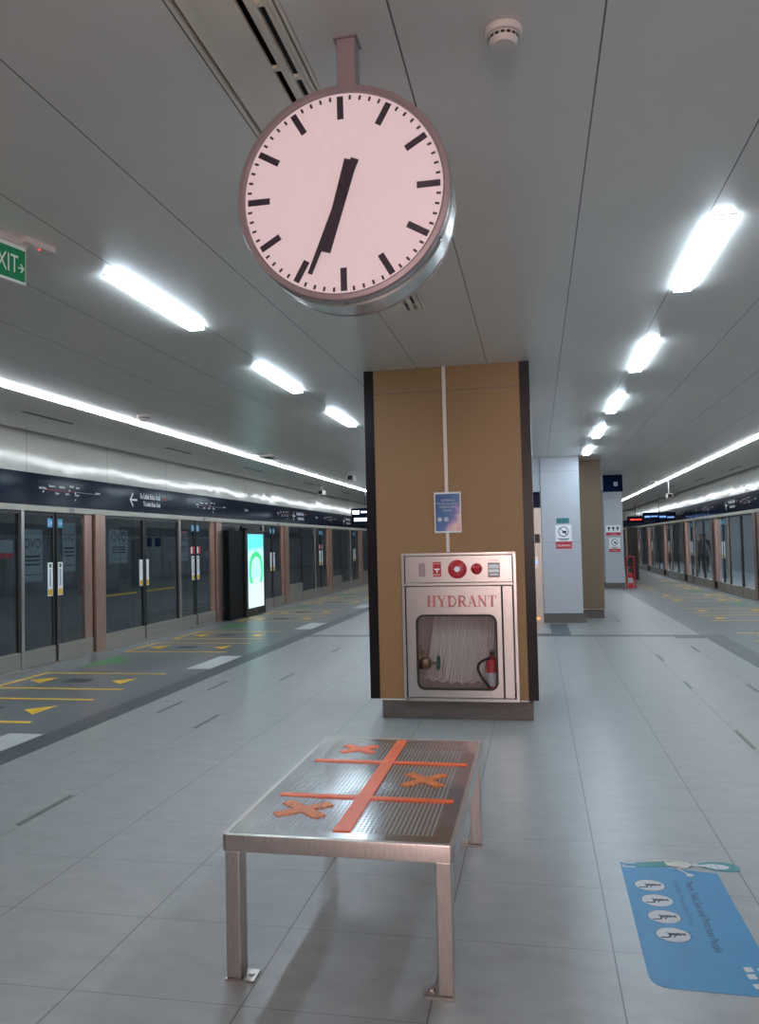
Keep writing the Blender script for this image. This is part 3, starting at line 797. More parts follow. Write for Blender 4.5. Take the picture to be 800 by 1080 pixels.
# door with a window opening
DX_0, DX_1, DZ0, DZ1 = -1.108, -.303, .192, 1.128
wx, wz, ww, wh_ = -.686, .572, .690, .640
def plate_hole(x0, x1, z0, z1, hole, y0, y1):
    """rectangular plate with a hole: outline sampled against the hole points"""
    vs = []; fs = []
    n = len(hole); cx_ = sum(p[0] for p in hole)/n; cz_ = sum(p[1] for p in hole)/n
    out = []
    for x, z in hole:
        dx, dz = x-cx_, z-cz_
        k = min([(x1-cx_)/dx if dx > 1e-9 else 9e9, (x0-cx_)/dx if dx < -1e-9 else 9e9, (z1-cz_)/dz if dz > 1e-9 else 9e9, (z0-cz_)/dz if dz < -1e-9 else 9e9])
        out.append((cx_+dx*k, cz_+dz*k))
    # snap outline to the plate corners
    for c in ((x0, z0), (x0, z1), (x1, z0), (x1, z1)):
        i = min(range(n), key=lambda j: (out[j][0]-c[0])**2+(out[j][1]-c[1])**2); out[i] = c
    for y in (y0, y1):
        vs += [(x, y, z) for x, z in hole]+[(x, y, z) for x, z in out]
    for i in range(n):
        k = (i+1) % n
        fs += [(i, k, n+k, n+i), (2*n+i, 3*n+i, 3*n+k, 2*n+k), (i, 2*n+i, 2*n+k, k), (n+i, n+k, 3*n+k, 3*n+i)]
    return vs, fs
def dense(poly, k=4):
    o = []
    for i, a in enumerate(poly):
        b = poly[(i+1) % len(poly)]
        L = math.hypot(b[0]-a[0], b[1]-a[1]); n = max(1, int(L/.08))
        o += [(a[0]+(b[0]-a[0])*j/n, a[1]+(b[1]-a[1])*j/n) for j in range(n)]
    return o
hole = [(x+wx, z+wz) for x, z in dense(rrect(ww, wh_, .07, 8))]
dr = MB().raw(*plate_hole(DX_0, DX_1, DZ0, DZ1, hole, yf+.003, yf+.016)).build('door', 'steel', t)
gk = [(x+wx, z+wz) for x, z in dense(rrect(ww-.0, wh_-.0, .07, 8))]
gi = [(x+wx, z+wz) for x, z in dense(rrect(ww-.034, wh_-.034, .055, 8))]
def ring_between(a, b, y0, y1):
    n = len(a); vs = [(x, y0, z) for x, z in a]+[(x, y0, z) for x, z in b]+[(x, y1, z) for x, z in a]+[(x, y1, z) for x, z in b]; fs = []
    for i in range(n):
        k = (i+1) % n; fs += [(i, k, n+k, n+i), (2*n+i, 3*n+i, 3*n+k, 2*n+k), (i, 2*n+i, 2*n+k, k), (n+i, n+k, 3*n+k, 3*n+i)]
    return vs, fs
ga = rrect(ww-.001, wh_-.001, .07, 8); gb = rrect(ww-.034, wh_-.034, .055, 8)
MB().raw(*ring_between([(x+wx, z+wz) for x, z in ga], [(x+wx, z+wz) for x, z in gb], yf-.002, yf+.018)).build('window_gasket', 'rubber', dr)
gb2 = rrect(ww-.036, wh_-.036, .054, 8)
MB().prism(gb2, -.003, .0, basis((wx, yf+.010, wz), (1, 0, 0), (0, 0, 1))).build('window_pane', 'hydrant_glass', dr)
# HYDRANT lettering in serif strokes
def hyd():
    b = MB(); M = basis((-.925, yf+.0028, .955), (1, 0, 0), (0, 0, 1)); th, tn, sf, hh = .019, .006, .007, .096
    def V(x, w_): b.prism([(x-w_/2, 0), (x+w_/2, 0), (x+w_/2, hh), (x-w_/2, hh)], 0, .0012, M)
    def S(x, z, w_=.034): b.prism([(x-w_/2, z), (x+w_/2, z), (x+w_/2, z+sf*.7), (x-w_/2, z+sf*.7)], 0, .0013, M)
    def D(p, q, w_): b.stroke([p, q], w_, 0, .0011, M)
    x = 0
    V(x+.012, th); V(x+.058, th); D((x+.012, hh/2), (x+.058, hh/2), tn)
    for q in (.012, .058): S(x+q, 0); S(x+q, hh-sf*.7)
    x = .088
    D((x+.008, hh-.004), (x+.034, hh*.45), th*.85); D((x+.064, hh-.004), (x+.036, hh*.45), tn); b.prism([(x+.026, 0), (x+.045, 0), (x+.045, hh*.5), (x+.026, hh*.5)], 0, .001, M)
    S(x+.035, 0); S(x+.008, hh-sf*.7); S(x+.062, hh-sf*.7, .026)
    def bowl(x, z0, z1, ext, w_):
        pts = [(x, z0)]+[(x+ext*.35+math.sin(PI*i/10)*ext*.65, z0+(z1-z0)*(.5-.5*math.cos(PI*i/10))) for i in range(11)]+[(x, z1)]
        b.stroke(pts, w_, 0, .001, M)
    x = .176; V(x+.012, th); bowl(x+.014, .006, hh-.006, .052, .011); S(x+.01, 0, .03); S(x+.01, hh-sf*.7, .03)
    x = .262; V(x+.012, th); bowl(x+.014, hh*.48, hh-.005, .042, .010); D((x+.034, hh*.48), (x+.062, .004), th*.8); S(x+.012, 0); S(x+.01, hh-sf*.7, .03); S(x+.064, 0, .02)
    x = .344; D((x+.010, .004), (x+.034, hh-.004), tn); D((x+.036, hh-.006), (x+.062, .004), th*.9); D((x+.02, hh*.34), (x+.052, hh*.34), tn); S(x+.01, 0, .026); S(x+.064, 0)
    x = .428; V(x+.012, tn*1.3); V(x+.064, tn*1.3); D((x+.012, hh-.004), (x+.064, .004), th*.85); S(x+.012, 0, .026); S(x+.01, hh-sf*.7, .026); S(x+.064, hh-sf*.7, .026)
    x = .514; V(x+.033, th); D((x+.002, hh-.004), (x+.066, hh-.004), tn); D((x+.001, hh-.004), (x+.003, hh-.028), tn); D((x+.066, hh-.004), (x+.064, hh-.028), tn); S(x+.033, 0)
    return b
mat('letter_red', (.40, .14, .14), .35, .6, var=.25, scale=40)
hyd().build('lettering', 'letter_red', dr)
sp_ = MB().bbox(-.288, -.209, yf+.004, yf+.016, DZ0, DZ1, .002).build('side_panel', 'steel', t)
MB().box(-.303, -.288, yf+.012, yf+.016, DZ0, DZ1).build('door_gap', 'black', t)
MB().bbox(-.24, -.17, yf-.004, yf-.0005, FZ1-.018, FZ1-.002, .001).build('top_latch', 'steel_dull', t)

# hose hung in folds
hs = MB()
n = 27
pts = []
def hx(i, z):
    f = i/(n-1.0); tx = -.875+f*.53; bx_ = -.99+f*.60
    q = (z-.34)/(.90-.34); q = max(0, min(1, q)); return bx_+(tx-bx_)*(q**.75)
for lay, (yy, off) in enumerate(((PY+.132, 0), (PY+.157, .5))):
    pts = []
    for i in range(n):
        j = i+off
        bot = .345+.015*math.sin(i*1.7)-.03*math.sin(PI*i/(n-1))
        zs = [.90-.05*k for k in range(11)]
        zs = [z for z in zs if z > bot+.02]+[bot]
        pair = [(hx(j, z), yy+.01*math.sin(i*2.1+z*5), z) for z in zs]
        if i % 2: pair = pair[::-1]
        pts += pair
    hs.tube(pts, .0088, 7, flat=2.0)
# bottom bends
for i in range(0, n-1, 1):
    a = hx(i, .34); b_ = hx(i+1, .34); zb = .345-.03*math.sin(PI*i/(n-1))+.012*math.sin(i*1.7)
    c_ = (a+b_)/2; r_ = (b_-a)/2
    hs.tube([(c_-r_*math.cos(PI*k/8), PY+.124, zb-.018*math.sin(PI*k/8)) for k in range(9)], .007, 6)
o = single('fire_hose', hs, 'hose', 'white fire hose hung in many narrow folds inside the hydrant cabinet', 'hose', (-.66, PY+.12, .33), 0, None, True)
ra = MB().tube([(-.95, PY+.155, .925), (-.33, PY+.155, .925)], .012, 10)
single('hose_rack', ra, 'steel_dull', 'metal bar the folded fire hose hangs from', 'rack', (-.64, PY+.12, .915), 0, None, True)
# valve
t = thing('hydrant_valve', 'brass hydrant valve with a green handwheel behind the cabinet window', 'valve', (-.97, PY+.06, .45))
vb = MB().lathe([(.0, -.052), (.036, -.045), (.05, -.01), (.05, .018), (.038, .042), (.0, .05)], 24, Matrix.Translation((-.965, PY+.052, .47)))
vb.tube([(-.995, PY+.056, .42), (-1.02, PY+.058, .56), (-1.03, PY+.06, .62)], .026, 12)
vb.lathe([(.036, 0), (.036, .018)], 18, Matrix.Translation((-1.005, PY+.056, .55)))
vb.build('body', 'brass', t, True)
MB().tube([(-.92, PY+.052, .47), (-.855, PY+.045, .475)], .012, 10).build('spindle', 'brass', t, True)
Mw = basis((-.852, PY+.045, .475), (0, 1, 0), (0, 0, 1))
wb = MB().tube([(.055*math.cos(2*PI*i/24), .055*math.sin(2*PI*i/24), 0) for i in range(25)], .011, 8, Mw)
for a in range(5):
    wb.tube([(0, 0, 0), (.055*math.cos(2*PI*a/5), .055*math.sin(2*PI*a/5), 0)], .007, 6, Mw)
wb.build('handwheel', 'green_paint', t, True)
# extinguisher
def extinguisher(x, y, z, sc, label, hoseflag=True):
    t = thing('fire_extinguisher', label, 'extinguisher', (x, y, z))
    M = Matrix.Translation((x, y, z)) @ Matrix.Scale(sc, 4)
    MB().lathe([(.05, 0), (.056, .006), (.056, .30), (.048, .335), (.022, .355), (.02, .37)], 32, M).build('cylinder', 'red_paint', t, True)
    MB().lathe([(.0565, .10), (.0568, .101), (.0568, .219), (.0565, .22)], 32, M, closed=True).build('label_band', 'pale_ink', t, True)
    MB().lathe([(.018, .37), (.018, .40), (.01, .405)], 16, M).box(-.01, .075, -.01, .01, .395, .405, M).box(-.01, .07, -.008, .008, .415, .423, M).box(-.014, .004, -.01, .01, .38, .42, M).build('valve_head', 'black', t)
    if hoseflag:
        MB().tube([(-.01+(-.12)*math.sin(PI*k/12), -.045, .36-.29*k/12+.05*math.sin(PI*k/12)) for k in range(13)], .011, 8, M).build('discharge_hose', 'rubber', t, True)
extinguisher(-.395, PY+.052, hz0+.013, .92, 'red fire extinguisher in the lower right corner of the cabinet window')

# ------------------------------------------------------------------ bench
BX0, BX1, BY0, BY1, BZ = -1.112, -.294, 2.645, 4.055, .5
bcx, bcy = (BX0+BX1)/2, (BY0+BY1)/2
t = thing('metal_bench', 'perforated stainless steel bench with orange tape crosses on its seat', 'bench', (bcx, bcy, 0))
# top sheet, slightly dished, perforated
nx, ny = 24, 40; vs = []; fs = []
for j in range(ny+1):
    for i in range(nx+1):
        x = BX0+.012+(BX1-BX0-.024)*i/nx; y = BY0+.012+(BY1-BY0-.024)*j/ny
        u, v_ = i/nx*2-1, j/ny*2-1
        e = max(abs(u), abs(v_))
        z = BZ-.001-.004*(1-u**4)*(1-v_**4)+.0012*math.sin(v_*9+u*3)*(1-e)
        vs.append((x, y, z))
for j in range(ny):
    for i in range(nx):
        a = j*(nx+1)+i; fs.append((a, a+1, a+nx+2, a+nx+1))
st = MB().raw(vs, fs).build('seat_sheet', 'perforated_steel', t, True)
# apron: rolled steel edge round the seat, rounded at the corners
ap = rrect(BX1-BX0, BY1-BY0, .022, 6); ai = rrect(BX1-BX0-.036, BY1-BY0-.036, .012, 6)
b = MB(); n_ = len(ap)
prof = [(1.0, .447), (1.0, .494), (.999, .4995), (.988, .5005)]
loops = [([(x, y) for x, y in ap], .443), ([(x, y) for x, y in ap], .494), ([(x*.997, y*.998) for x, y in ap], .4995), (ai, .5003), (ai, .449), ]
vs = []; fs = []
for lp, z in loops:
    vs += [(bcx+x, bcy+y, z) for x, y in lp]
for j in range(len(loops)):
    k2 = (j+1) % len(loops)
    for i in range(n_):
        k = (i+1) % n_; fs.append((j*n_+i, j*n_+k, k2*n_+k, k2*n_+i))
MB().raw(vs, fs).build('apron', 'steel_dull', t, True)
for (lx, ly) in ((BX0+.012, BY0+.004), (BX1-.067, BY0+.004), (BX0+.012, BY1-.074), (BX1-.067, BY1-.074)):
    lg = MB().bbox(lx, lx+.053, ly, ly+.07, .008, .4425, .004).build('leg', 'steel_dull', t)
    lf = lx < bcx
    x0, x1 = (lx-.004, lx+.100) if lf else (lx-.047, lx+.057)
    pb = MB().box(x0, x1, ly-.005, ly+.072, .0005, .0075).build('base_plate', 'steel_dull', lg)
    bx_ = x1-.022 if lf else x0+.022
    MB().lathe([(.012, .0076), (.011, .014), (.005, .0145)], 6, Matrix.Translation((bx_, ly+.035, 0))).build('bolt', 'steel_dull', pb)
# orange tape (part of how the seat is marked)
zt = BZ+.0008
MB().prism([(-.732, 2.73), (-.668, 2.73), (-.674, 4.02), (-.722, 4.02)], zt-.004, zt).build('centre_tape', 'orange', t)
MB().prism([(-1.045, 3.635), (-1.045, 3.60), (-.335, 3.59), (-.335, 3.63)], zt-.0045, zt-.0004).build('cross_tape', 'orange', t)
MB().prism([(-1.045, 3.13), (-1.045, 3.095), (-.345, 3.08), (-.345, 3.118)], zt-.0045, zt-.0004).build('cross_tape', 'orange', t)
def tape_x(cx_, cy_, w_, l_, nm):
    b = MB()
    for s in (-1, 1):
        p = [Vector((-w_, -s*l_)), Vector((w_, s*l_))]
        d = (p[1]-p[0]).normalized(); nrm = Vector((-d.y, d.x))*.024
        k = 9; up_ = []; dn = []
        for i in range(k+1):
            q = p[0].lerp(p[1], i/k); j = nrm*(1+.12*random.uniform(-1, 1))
            up_.append((cx_+q.x+j.x, cy_+q.y+j.y)); dn.append((cx_+q.x-j.x, cy_+q.y-j.y))
        b.prism(up_+dn[::-1], zt-.004, zt-.0002-(.0003 if s > 0 else 0))
    b.build('tape_cross', nm, t)
tape_x(-.88, 3.835, .078, .062, 'orange'); tape_x(-.495, 3.365, .078, .085, 'orange_worn'); tape_x(-.90, 2.945, .088, .075, 'orange_worn')

# ------------------------------------------------------------------ floor markings
def fl(mb, name, m, label, cat, loc, grp=None): return single(name, mb, m, label, cat, loc, 0, grp)
def markings(s, C, n, full=True):
    """queue lanes of one door; C = door centre"""
    sd = 'left' if s > 0 else 'right'
    xa = XL if s > 0 else XR
    def X(u): return xa+s*u
    def poly(p, z0=.0005, z1=.002): return MB().prism([(X(u), y) for u, y in p], z0, z1)
    o_ = ORD[n]
    g = f'yellow queue lines on the {sd}'
    for q, nm in ((-1, 'near'), (1, 'far')):
        a, b_ = C+q*.93, C+q*2.0
        lo_, hi = min(a, b_), max(a, b_)
        if hi < 5.8: continue
        b = MB()
        for y in (lo_, hi-.06):
            p0, p1 = sorted((X(.33), X(1.94))); b.box(p0, p1, y, y+.06, .0005, .002)
        p0, p1 = sorted((X(.33), X(.39))); b.box(p0, p1, lo_+.06, hi-.06, .0005, .002)
        fl(b, 'queue_line', 'floor_yellow', f'yellow painted waiting lane, {nm} side of the {o_} doors on the {sd}', 'floor marking', (X(1.1), (lo_+hi)/2, 0), g)
        for u, du, w in ((.47, .26, 'inner'), (1.52, .22, 'outer')):
            yc_ = (lo_+hi)/2
            fl(poly([(u, yc_), (u+du, yc_+.2), (u+du, yc_-.2)]), 'queue_arrow', 'floor_yellow', f'yellow {w} arrow in the {nm} lane, {o_} pair of doors, {sd} side', 'arrow', (X(u), yc_, 0), f'yellow arrows on the {sd}')
        if full:
            yc_ = (lo_+hi)/2
            fl(poly([(.95, yc_-.13), (.95, yc_+.13), (1.25, yc_+.10), (1.25, yc_-.10)]), 'floor_notice', 'footprint', f'dark sticker between yellow arrows, {nm} lane, {o_} doors, {sd} side', 'floor sticker', (X(1.0), yc_, 0), f'dark floor stickers on the {sd}')
    if C > 5.8:
        fl(poly([(.48, C-.5), (.48, C+.5), (1.0, C)]), 'exit_arrow', 'floor_green', f'green triangle on the floor before the {o_} pair of doors on the {sd}', 'arrow', (X(.7), C, 0), f'green arrows on the {sd}')
    if s > 0: fl(MB().box(*sorted((X(2.02), X(2.335))), C-.56, C+.56, .0005, .002), 'tactile_plate', 'floor_white', f'pale tactile plate before the {o_} pair of doors on the {sd}', 'floor plate', (X(2.1), C, 0), f'pale tactile plates on the {sd}')
for n_, k in enumerate(range(-1, 6)): markings(1, 9.87+4.51*k, n_)
for n_, k in enumerate(range(1, 5)): markings(-1, 9.6+4.51*k, n_, False)
for i, (x, a, b_) in enumerate(((-2.85, 3.95, 4.47), (-2.85, 6.25, 6.77), (-2.86, 8.54, 9.05), (-2.86, 10.85, 11.3), (-3.46, 6.81, 7.32), (-3.455, 7.94, 8.45), (1.465, 6.03, 6.6), (1.465, 8.36, 8.74), (1.48, 10.2, 10.75), (2.045, 8.2, 8.6), (2.045, 11.0, 11.55), (1.43, 14.8, 15.4))):
    sd = 'left' if x < 0 else 'right'
    lab = ['greenish metal strip in the floor at the lower left edge', 'thin metal strip in the left floor behind the bench, right of the tactile band', 'thin floor strip left of the pillar base', 'farthest thin floor strip left of the pillar',
           'thin floor strip hugging the left tactile band, near one', 'thin floor strip hugging the left tactile band, far one', 'worn floor strip in the joint at the right edge', 'second floor strip on the right, nearer the pillar', 'short faint strip on the right near the cross band',
           'floor strip at the right frame edge near the tactile band', 'dark strip just before the cross band on the right', 'faint floor strip beyond the cross band in front of the far columns'][i]
    fl(MB().box(x-.017, x+.017, a, b_, .0004, .0015), 'floor_strip', 'slot', lab, 'floor strip', (x, a, 0), f'{sd} floor strips')

# blue floor sticker
t = thing('floor_poster', 'large blue floor sticker with four pale ovals at the lower right', 'floor sticker', (.54, 3.35, 0))
sh = [(.336, 3.875), (.745, 3.80), (.752, 2.815), (.400, 2.826), (.372, 2.832), (.352, 2.844), (.340, 2.862), (.333, 2.885), (.332, 2.92)]
MB().prism(sh, .0005, .0015).build('blue_sheet', 'mat_blue', t)
MF = Matrix.Identity(4)
for (x, y) in ((.436, 3.635), (.446, 3.49), (.452, 3.345), (.462, 3.20)):
    oo = MB().prism(circ(x, y, .065, .058, 28), .0016, .0017).build('oval_outline', 'outline_ink', t)
    ov = MB().prism(circ(x, y, .062, .055, 28), .0017, .002).build('oval', 'pale_ink', oo)
    # seated figure, head towards +X
for (x, y) in ((.436, 3.635), (.446, 3.49), (.452, 3.345), (.462, 3.20)):
    g = MB().prism(circ(x+.040, y+.008, .0085, .008, 14), .0021, .0025)
    g.stroke([(x+.026, y+.006), (x-.012, y+.002)], .017, .0021, .0026)
    g.stroke([(x-.010, y+.0), (x-.014, y-.020), (x-.045, y-.026)], .008, .0021, .0024)
    g.stroke([(x+.015, y+.004), (x+.0, y-.02)], .005, .0021, .0023)
    g.stroke([(x-.014, y+.012), (x-.02, y+.012)], .006, .0021, .0023)
    g.build('figure', 'outline_ink', t)
v, f = text_geo('Please Yield Seat and Prioritise People', .044, 'LEFT', .90, .025)
MB().raw(v, f, basis((.590, 3.70, .0019), (0, -1, 0), (1, 0, 0))).build('english_line', 'mat_ink', t)
v, f = text_geo('Utamakan Penumpang Prioritas', .036, 'LEFT', .93, .02)
MB().raw(v, f, basis((.538, 3.70, .0019), (0, -1, 0), (1, 0, 0))).build('second_line', 'mat_ink2', t)
# drawn woman, lying along the top edge of the sheet (head to +X)
def Q(pts, z0, z1, nm, m, par):
    return MB().prism(pts, z0, z1).build(nm, m, par)
fgo = thing  # (kept: figure pieces are parts of the sticker)
Q([(.40, 3.872), (.545, 3.905), (.55, 3.845), (.40, 3.825)], .0016, .0022, 'trousers', 'teal_ink', t)
o1 = MB().prism([(.528, 3.912), (.60, 3.918), (.648, 3.905), (.672, 3.885), (.655, 3.868), (.632, 3.845), (.57, 3.848), (.538, 3.855)], .0016, .0020).build('shirt_outline', 'outline_ink', t)
MB().prism([(.533, 3.907), (.60, 3.912), (.645, 3.900), (.665, 3.885), (.65, 3.872), (.628, 3.850), (.572, 3.853), (.542, 3.860)], .0020, .0024).build('shirt', 'shirt_ink', o1)
ar = MB().stroke([(.64, 3.902), (.56, 3.922), (.47, 3.902)], .012, .0021, .0026).stroke([(.63, 3.852), (.58, 3.836), (.60, 3.80), (.622, 3.772)], .012, .0021, .0027)
ar.build('sleeves', 'shirt_ink', t)
MB().prism(circ(.624, 3.765, .018, .016, 14), .0021, .0027).build('hand', 'pale_ink', t)
hd = MB().prism([(.68, 3.902), (.73, 3.925), (.79, 3.932), (.84, 3.915), (.858, 3.88), (.85, 3.84), (.80, 3.822), (.74, 3.83), (.69, 3.86)], .0016, .0021).build('headscarf', 'teal_ink', t)
fc = MB().prism([(.70, 3.892), (.745, 3.905), (.79, 3.900), (.815, 3.878), (.80, 3.852), (.755, 3.846), (.715, 3.862)], .0021, .0026).build('face', 'pale_ink', hd)
MB().stroke([(.755, 3.89), (.762, 3.885)], .004, .0026, .0028).stroke([(.758, 3.868), (.765, 3.863)], .004, .0026, .0028).stroke([(.73, 3.878), (.733, 3.868)], .003, .0026, .0028).build('features', 'mat_ink2', fc)
MB().prism([(.66, 3.893), (.71, 3.886), (.71, 3.868), (.655, 3.872)], .0022, .0025).build('neck', 'pale_ink', t)
ft = MB()
for dy in (0, -.045):
    ft.stroke([(.395, 3.868+dy), (.352, 3.868+dy), (.345, 3.888+dy)], .014, .0022, .0027)
ft.build('shoes', 'pale_ink', t)
# pale emblem at the near right corner
for (x, y) in ((.675, 2.985), (.72, 2.985), (.675, 2.94), (.72, 2.935), (.68, 2.88), (.722, 2.875)):
    MB().prism([(x-.012, y-.018), (x+.016, y-.012), (x+.012, y+.018), (x-.016, y+.012)], .0016, .002).build('emblem_piece', 'pale_ink', t)

# ------------------------------------------------------------------ lit kiosk at the left screen
t = thing('display_kiosk', 'tall black kiosk with a glowing cyan and green screen at the left doors', 'kiosk', (-6.26, 16.84, 0))
MB().bbox(-6.325, -6.15, 16.22, 17.46, .0005, 1.87, .012).build('housing', 'black', t)
so = MB().box(-6.1495, -6.146, 16.34, 17.33, .17, 1.79).build('screen', 'kiosk_screen', t)
so.data.transform(Matrix.Translation((0, 0, -.17))); so.location.z = .17
tm = MB(); v, f = text_geo('MRT', .035); tm.raw(v, f, basis((-6.1455, 16.75, .09), (0, 1, 0), (0, 0, 1))); tm.build('brand_mark', 'white_ink', t)
cm = MB().bbox(-6.30, -6.12, 16.25, 16.42, 1.872, 1.93, .01); cm.build('top_bracket', 'black', t)
single('black_cabinet', MB().bbox(-6.33, -6.20, 15.40, 16.19, .02, 1.86, .006), 'black_matt', 'flat black cabinet standing against the glass left of the lit kiosk', 'cabinet', (-6.26, 15.8, .0), 0)

# ------------------------------------------------------------------ far columns and lift core
t = thing('lift_core', 'pale grey wall block beside the lift behind the brown pillar', 'wall block', (.1, 15.2, 0))
MB().box(.107, .80, 14.8, 15.9, .17, H-.001).build('cladding', 'grey_wall', t)
struct('trim_13', MB().box(-.95, .106, 14.82, 15.9, 2.40, H-.001), 'grey_wall')
MB().box(.1, .842, 14.785, 15.9, .0005, .165).build('plinth', 'plinth', t)
t = thing('lift_entrance', 'brushed steel lift front with dark display, seen right of the brown pillar', 'lift', (.0, 14.8, 0))
MB().box(-.95, .100, 14.83, 15.0, .001, 2.10).build('steel_front', 'steel_kick', t)
MB().box(-.95, .092, 14.80, 15.0, 2.11, 2.39).build('display', 'navy', t)
cpn = MB().bbox(-.02, .07, 14.81, 14.829, 1.46, 1.62, .004).build('intercom', 'black', t)
cb = MB().bbox(-.09, .03, 14.81, 14.829, 1.0, 1.22, .004).build('call_panel', 'steel', t)
MB().box(-.075, .015, 14.806, 14.8095, 1.08, 1.14).build('call_light', 'led_blue', cb)
single('floor_lamp', MB().bbox(-.09, .03, 14.74, 14.80, .06, .10, .008), 'led_orange', 'small orange glow at the foot of the lift front', 'light', (-.02, 14.77, .06))
t = thing('far_pillar', 'narrow dark brown pillar face right of the grey wall block', 'pillar', (1.0, 16.0, 0))
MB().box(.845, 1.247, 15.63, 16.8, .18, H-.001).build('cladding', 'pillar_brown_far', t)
MB().box(.845, 1.235, 15.66, 16.78, .0005, .165).build('plinth', 'plinth', t)
MB().box(.845, 1.235, 15.635, 15.66, .166, .179).build('white_edge', 'white_paint', t)
t = thing('grey_column', 'farthest pale grey column with small white notices', 'column', (2.3, 25.5, 0))
MB().box(2.05, 2.60, 25.0, 26.3, .17, H-.001).build('cladding', 'grey_wall', t)
MB().box(2.04, 2.61, 24.99, 26.31, .0005, .165).build('plinth', 'plinth', t)
def notice(x0, x1, y, zt_, zm, zb, label, band=None, strike=True, n=1):
    t = thing('safety_notice', label, 'notice', ((x0+x1)/2, y, zb))
    MB().box(x0, x1, y-.006, y-.001, zm, zt_).build('white_panel', 'white_ink', t)
    rb = MB().box(x0, x1, y-.006, y-.001, zb, zm-.002).build('red_band', 'red_ink', t)
    w_ = x1-x0; cx_ = (x0+x1)/2
    g = MB()
    if n == 1:
        R = min(w_, zt_-zm)*.30; cz_ = zm+(zt_-zm)*.60
        M = basis((cx_, y-.0062, cz_), (1, 0, 0), (0, 0, 1))
        for i in range(20):
            a, b_ = 2*PI*i/20, 2*PI*(i+1)/20
            g.stroke([(R*math.cos(a), R*math.sin(a)), (R*math.cos(b_), R*math.sin(b_))], R*.16, 0, .0015, M)
        g.stroke([(-R*.7, R*.7), (R*.7, -R*.7)], R*.14, 0, .0014, M)
        g.prism([(-R*.2, -R*.35), (R*.6, -R*.35), (R*.6, R*.15), (-R*.2, R*.15)], 0, .0013, M)
        g.box(x0+w_*.15, x1-w_*.15, y-.0075, y-.0062, zm+.04, zm+.055); g.box(x0+w_*.25, x1-w_*.25, y-.0075, y-.0062, zm+.015, zm+.028)
    else:
        for i in range(3):
            M = basis((x0+w_*(.2+.3*i), y-.0062, (zm+zt_)/2+.02), (1, 0, 0), (0, 0, 1)); g.prism(circ(0, 0, w_*.09, n=14), 0, .0014, M)
            g.prism([(-w_*.04, -w_*.2), (w_*.04, -w_*.2), (w_*.04, -w_*.11), (-w_*.04, -w_*.11)], 0, .0014, M)
    g.build('pictogram', 'outline_ink', t)
    v, f = text_geo('DILARANG', (zm-zb)*.42, 'CENTER', .9)
    MB().raw(v, f, basis((cx_, y-.0065, zb+(zm-zb)*.3), (1, 0, 0), (0, 0, 1))).build('band_text', 'white_ink', rb)
    return t
notice(.352, .638, 14.8, 1.775, 1.475, 1.345, 'white prohibition sign with red band on the grey block')
single('teal_sign', MB().box(.375, .600, 14.793, 14.799, 1.81, 1.90), 'mat_teal' if False else 'teal_ink', 'small teal strip sign above the white prohibition sign', 'sign', (.49, 14.795, 1.81))
notice(2.10, 2.53, 25.0, 1.92, 1.70, 1.61, 'upper notice with three small pictograms on the farthest column', n=3)
notice(2.18, 2.50, 25.0, 1.53, 1.20, 1.10, 'lower notice with one round pictogram on the farthest column')
t = thing('hanging_sign', 'dark square sign hung from the ceiling before the farthest column', 'sign', (1.82, 19.5, H))
MB().bbox(1.60, 2.05, 19.45, 19.55, 2.62, H-.002, .006).build('box', 'navy', t)
g = MB(); M = basis((1.89, 19.449, 2.80), (1, 0, 0), (0, 0, 1))
g.prism([(-.045, -.05), (.045, -.05), (.045, .05), (-.045, .05)], 0, .001, M); g.build('pictogram', 'grey_ink', t)
# red stand with extinguisher
t = thing('extinguisher_stand', 'red metal stand on the floor right of the farthest column', 'stand', (2.78, 25.1, 0))
b = MB()
for x in (2.66, 2.90): b.tube([(x, 25.1, .0), (x, 25.1, .95)], .022, 8)
b.tube([(2.66, 25.1, .95), (2.90, 25.1, .95)], .022, 8).tube([(2.66, 25.1, .62), (2.90, 25.1, .62)], .016, 8)
b.build('frame', 'red_paint', t)
MB().box(2.62, 2.94, 25.0, 25.2, .0005, .03).build('base', 'red_paint', t)
extinguisher(2.78, 25.08, .031, 1.25, 'red extinguisher held in the stand beside the farthest column', False)
single('dark_totem', MB().bbox(3.30, 3.62, 30.0, 30.4, .0005, 1.92, .01), 'black', 'tall dark slab standing beyond the red extinguisher stand', 'totem', (3.45, 30.2, 0))
# lit boards near the navy bands
def board(x, y, z, w_, h_, m, label, bars):
    t = thing('display_board', label, 'display', (x, y, z))
    MB().bbox(x-w_/2, x+w_/2, y, y+.12, z, z+h_, .01).build('housing', 'navy', t)
    MB().box(x-.012, x+.012, y+.03, y+.06, z+h_+.0005, H-.001).build('hanger', 'dark_frame', t)
    g = MB()
    for (a, b_, c_, d) in bars: g.box(x-w_/2+w_*a, x-w_/2+w_*b_, y-.004, y-.0005, z+h_*c_, z+h_*d)
    g.build('lit_text', m, t)
board(4.35, 36.5, 2.18, .7, .3, 'led_red', 'small board with a glowing red line beside the right navy band', [(.15, .48, .4, .6), (.52, .85, .4, .6)])
board(4.25, 29.0, 2.10, 1.1, .3, 'led_blue', 'board with a glowing blue line beside the right navy band', [(.05, .22, .4, .6), (.25, .45, .45, .6), (.5, .7, .35, .55), (.74, .95, .3, .45)])
board(-4.75, 22.0, 2.12, .8, .42, 'led_white', 'lit hanging board half hidden behind the left side of the brown pillar', [(.05, .3, .6, .85), (.36, .95, .68, .8), (.1, .9, .12, .34)])

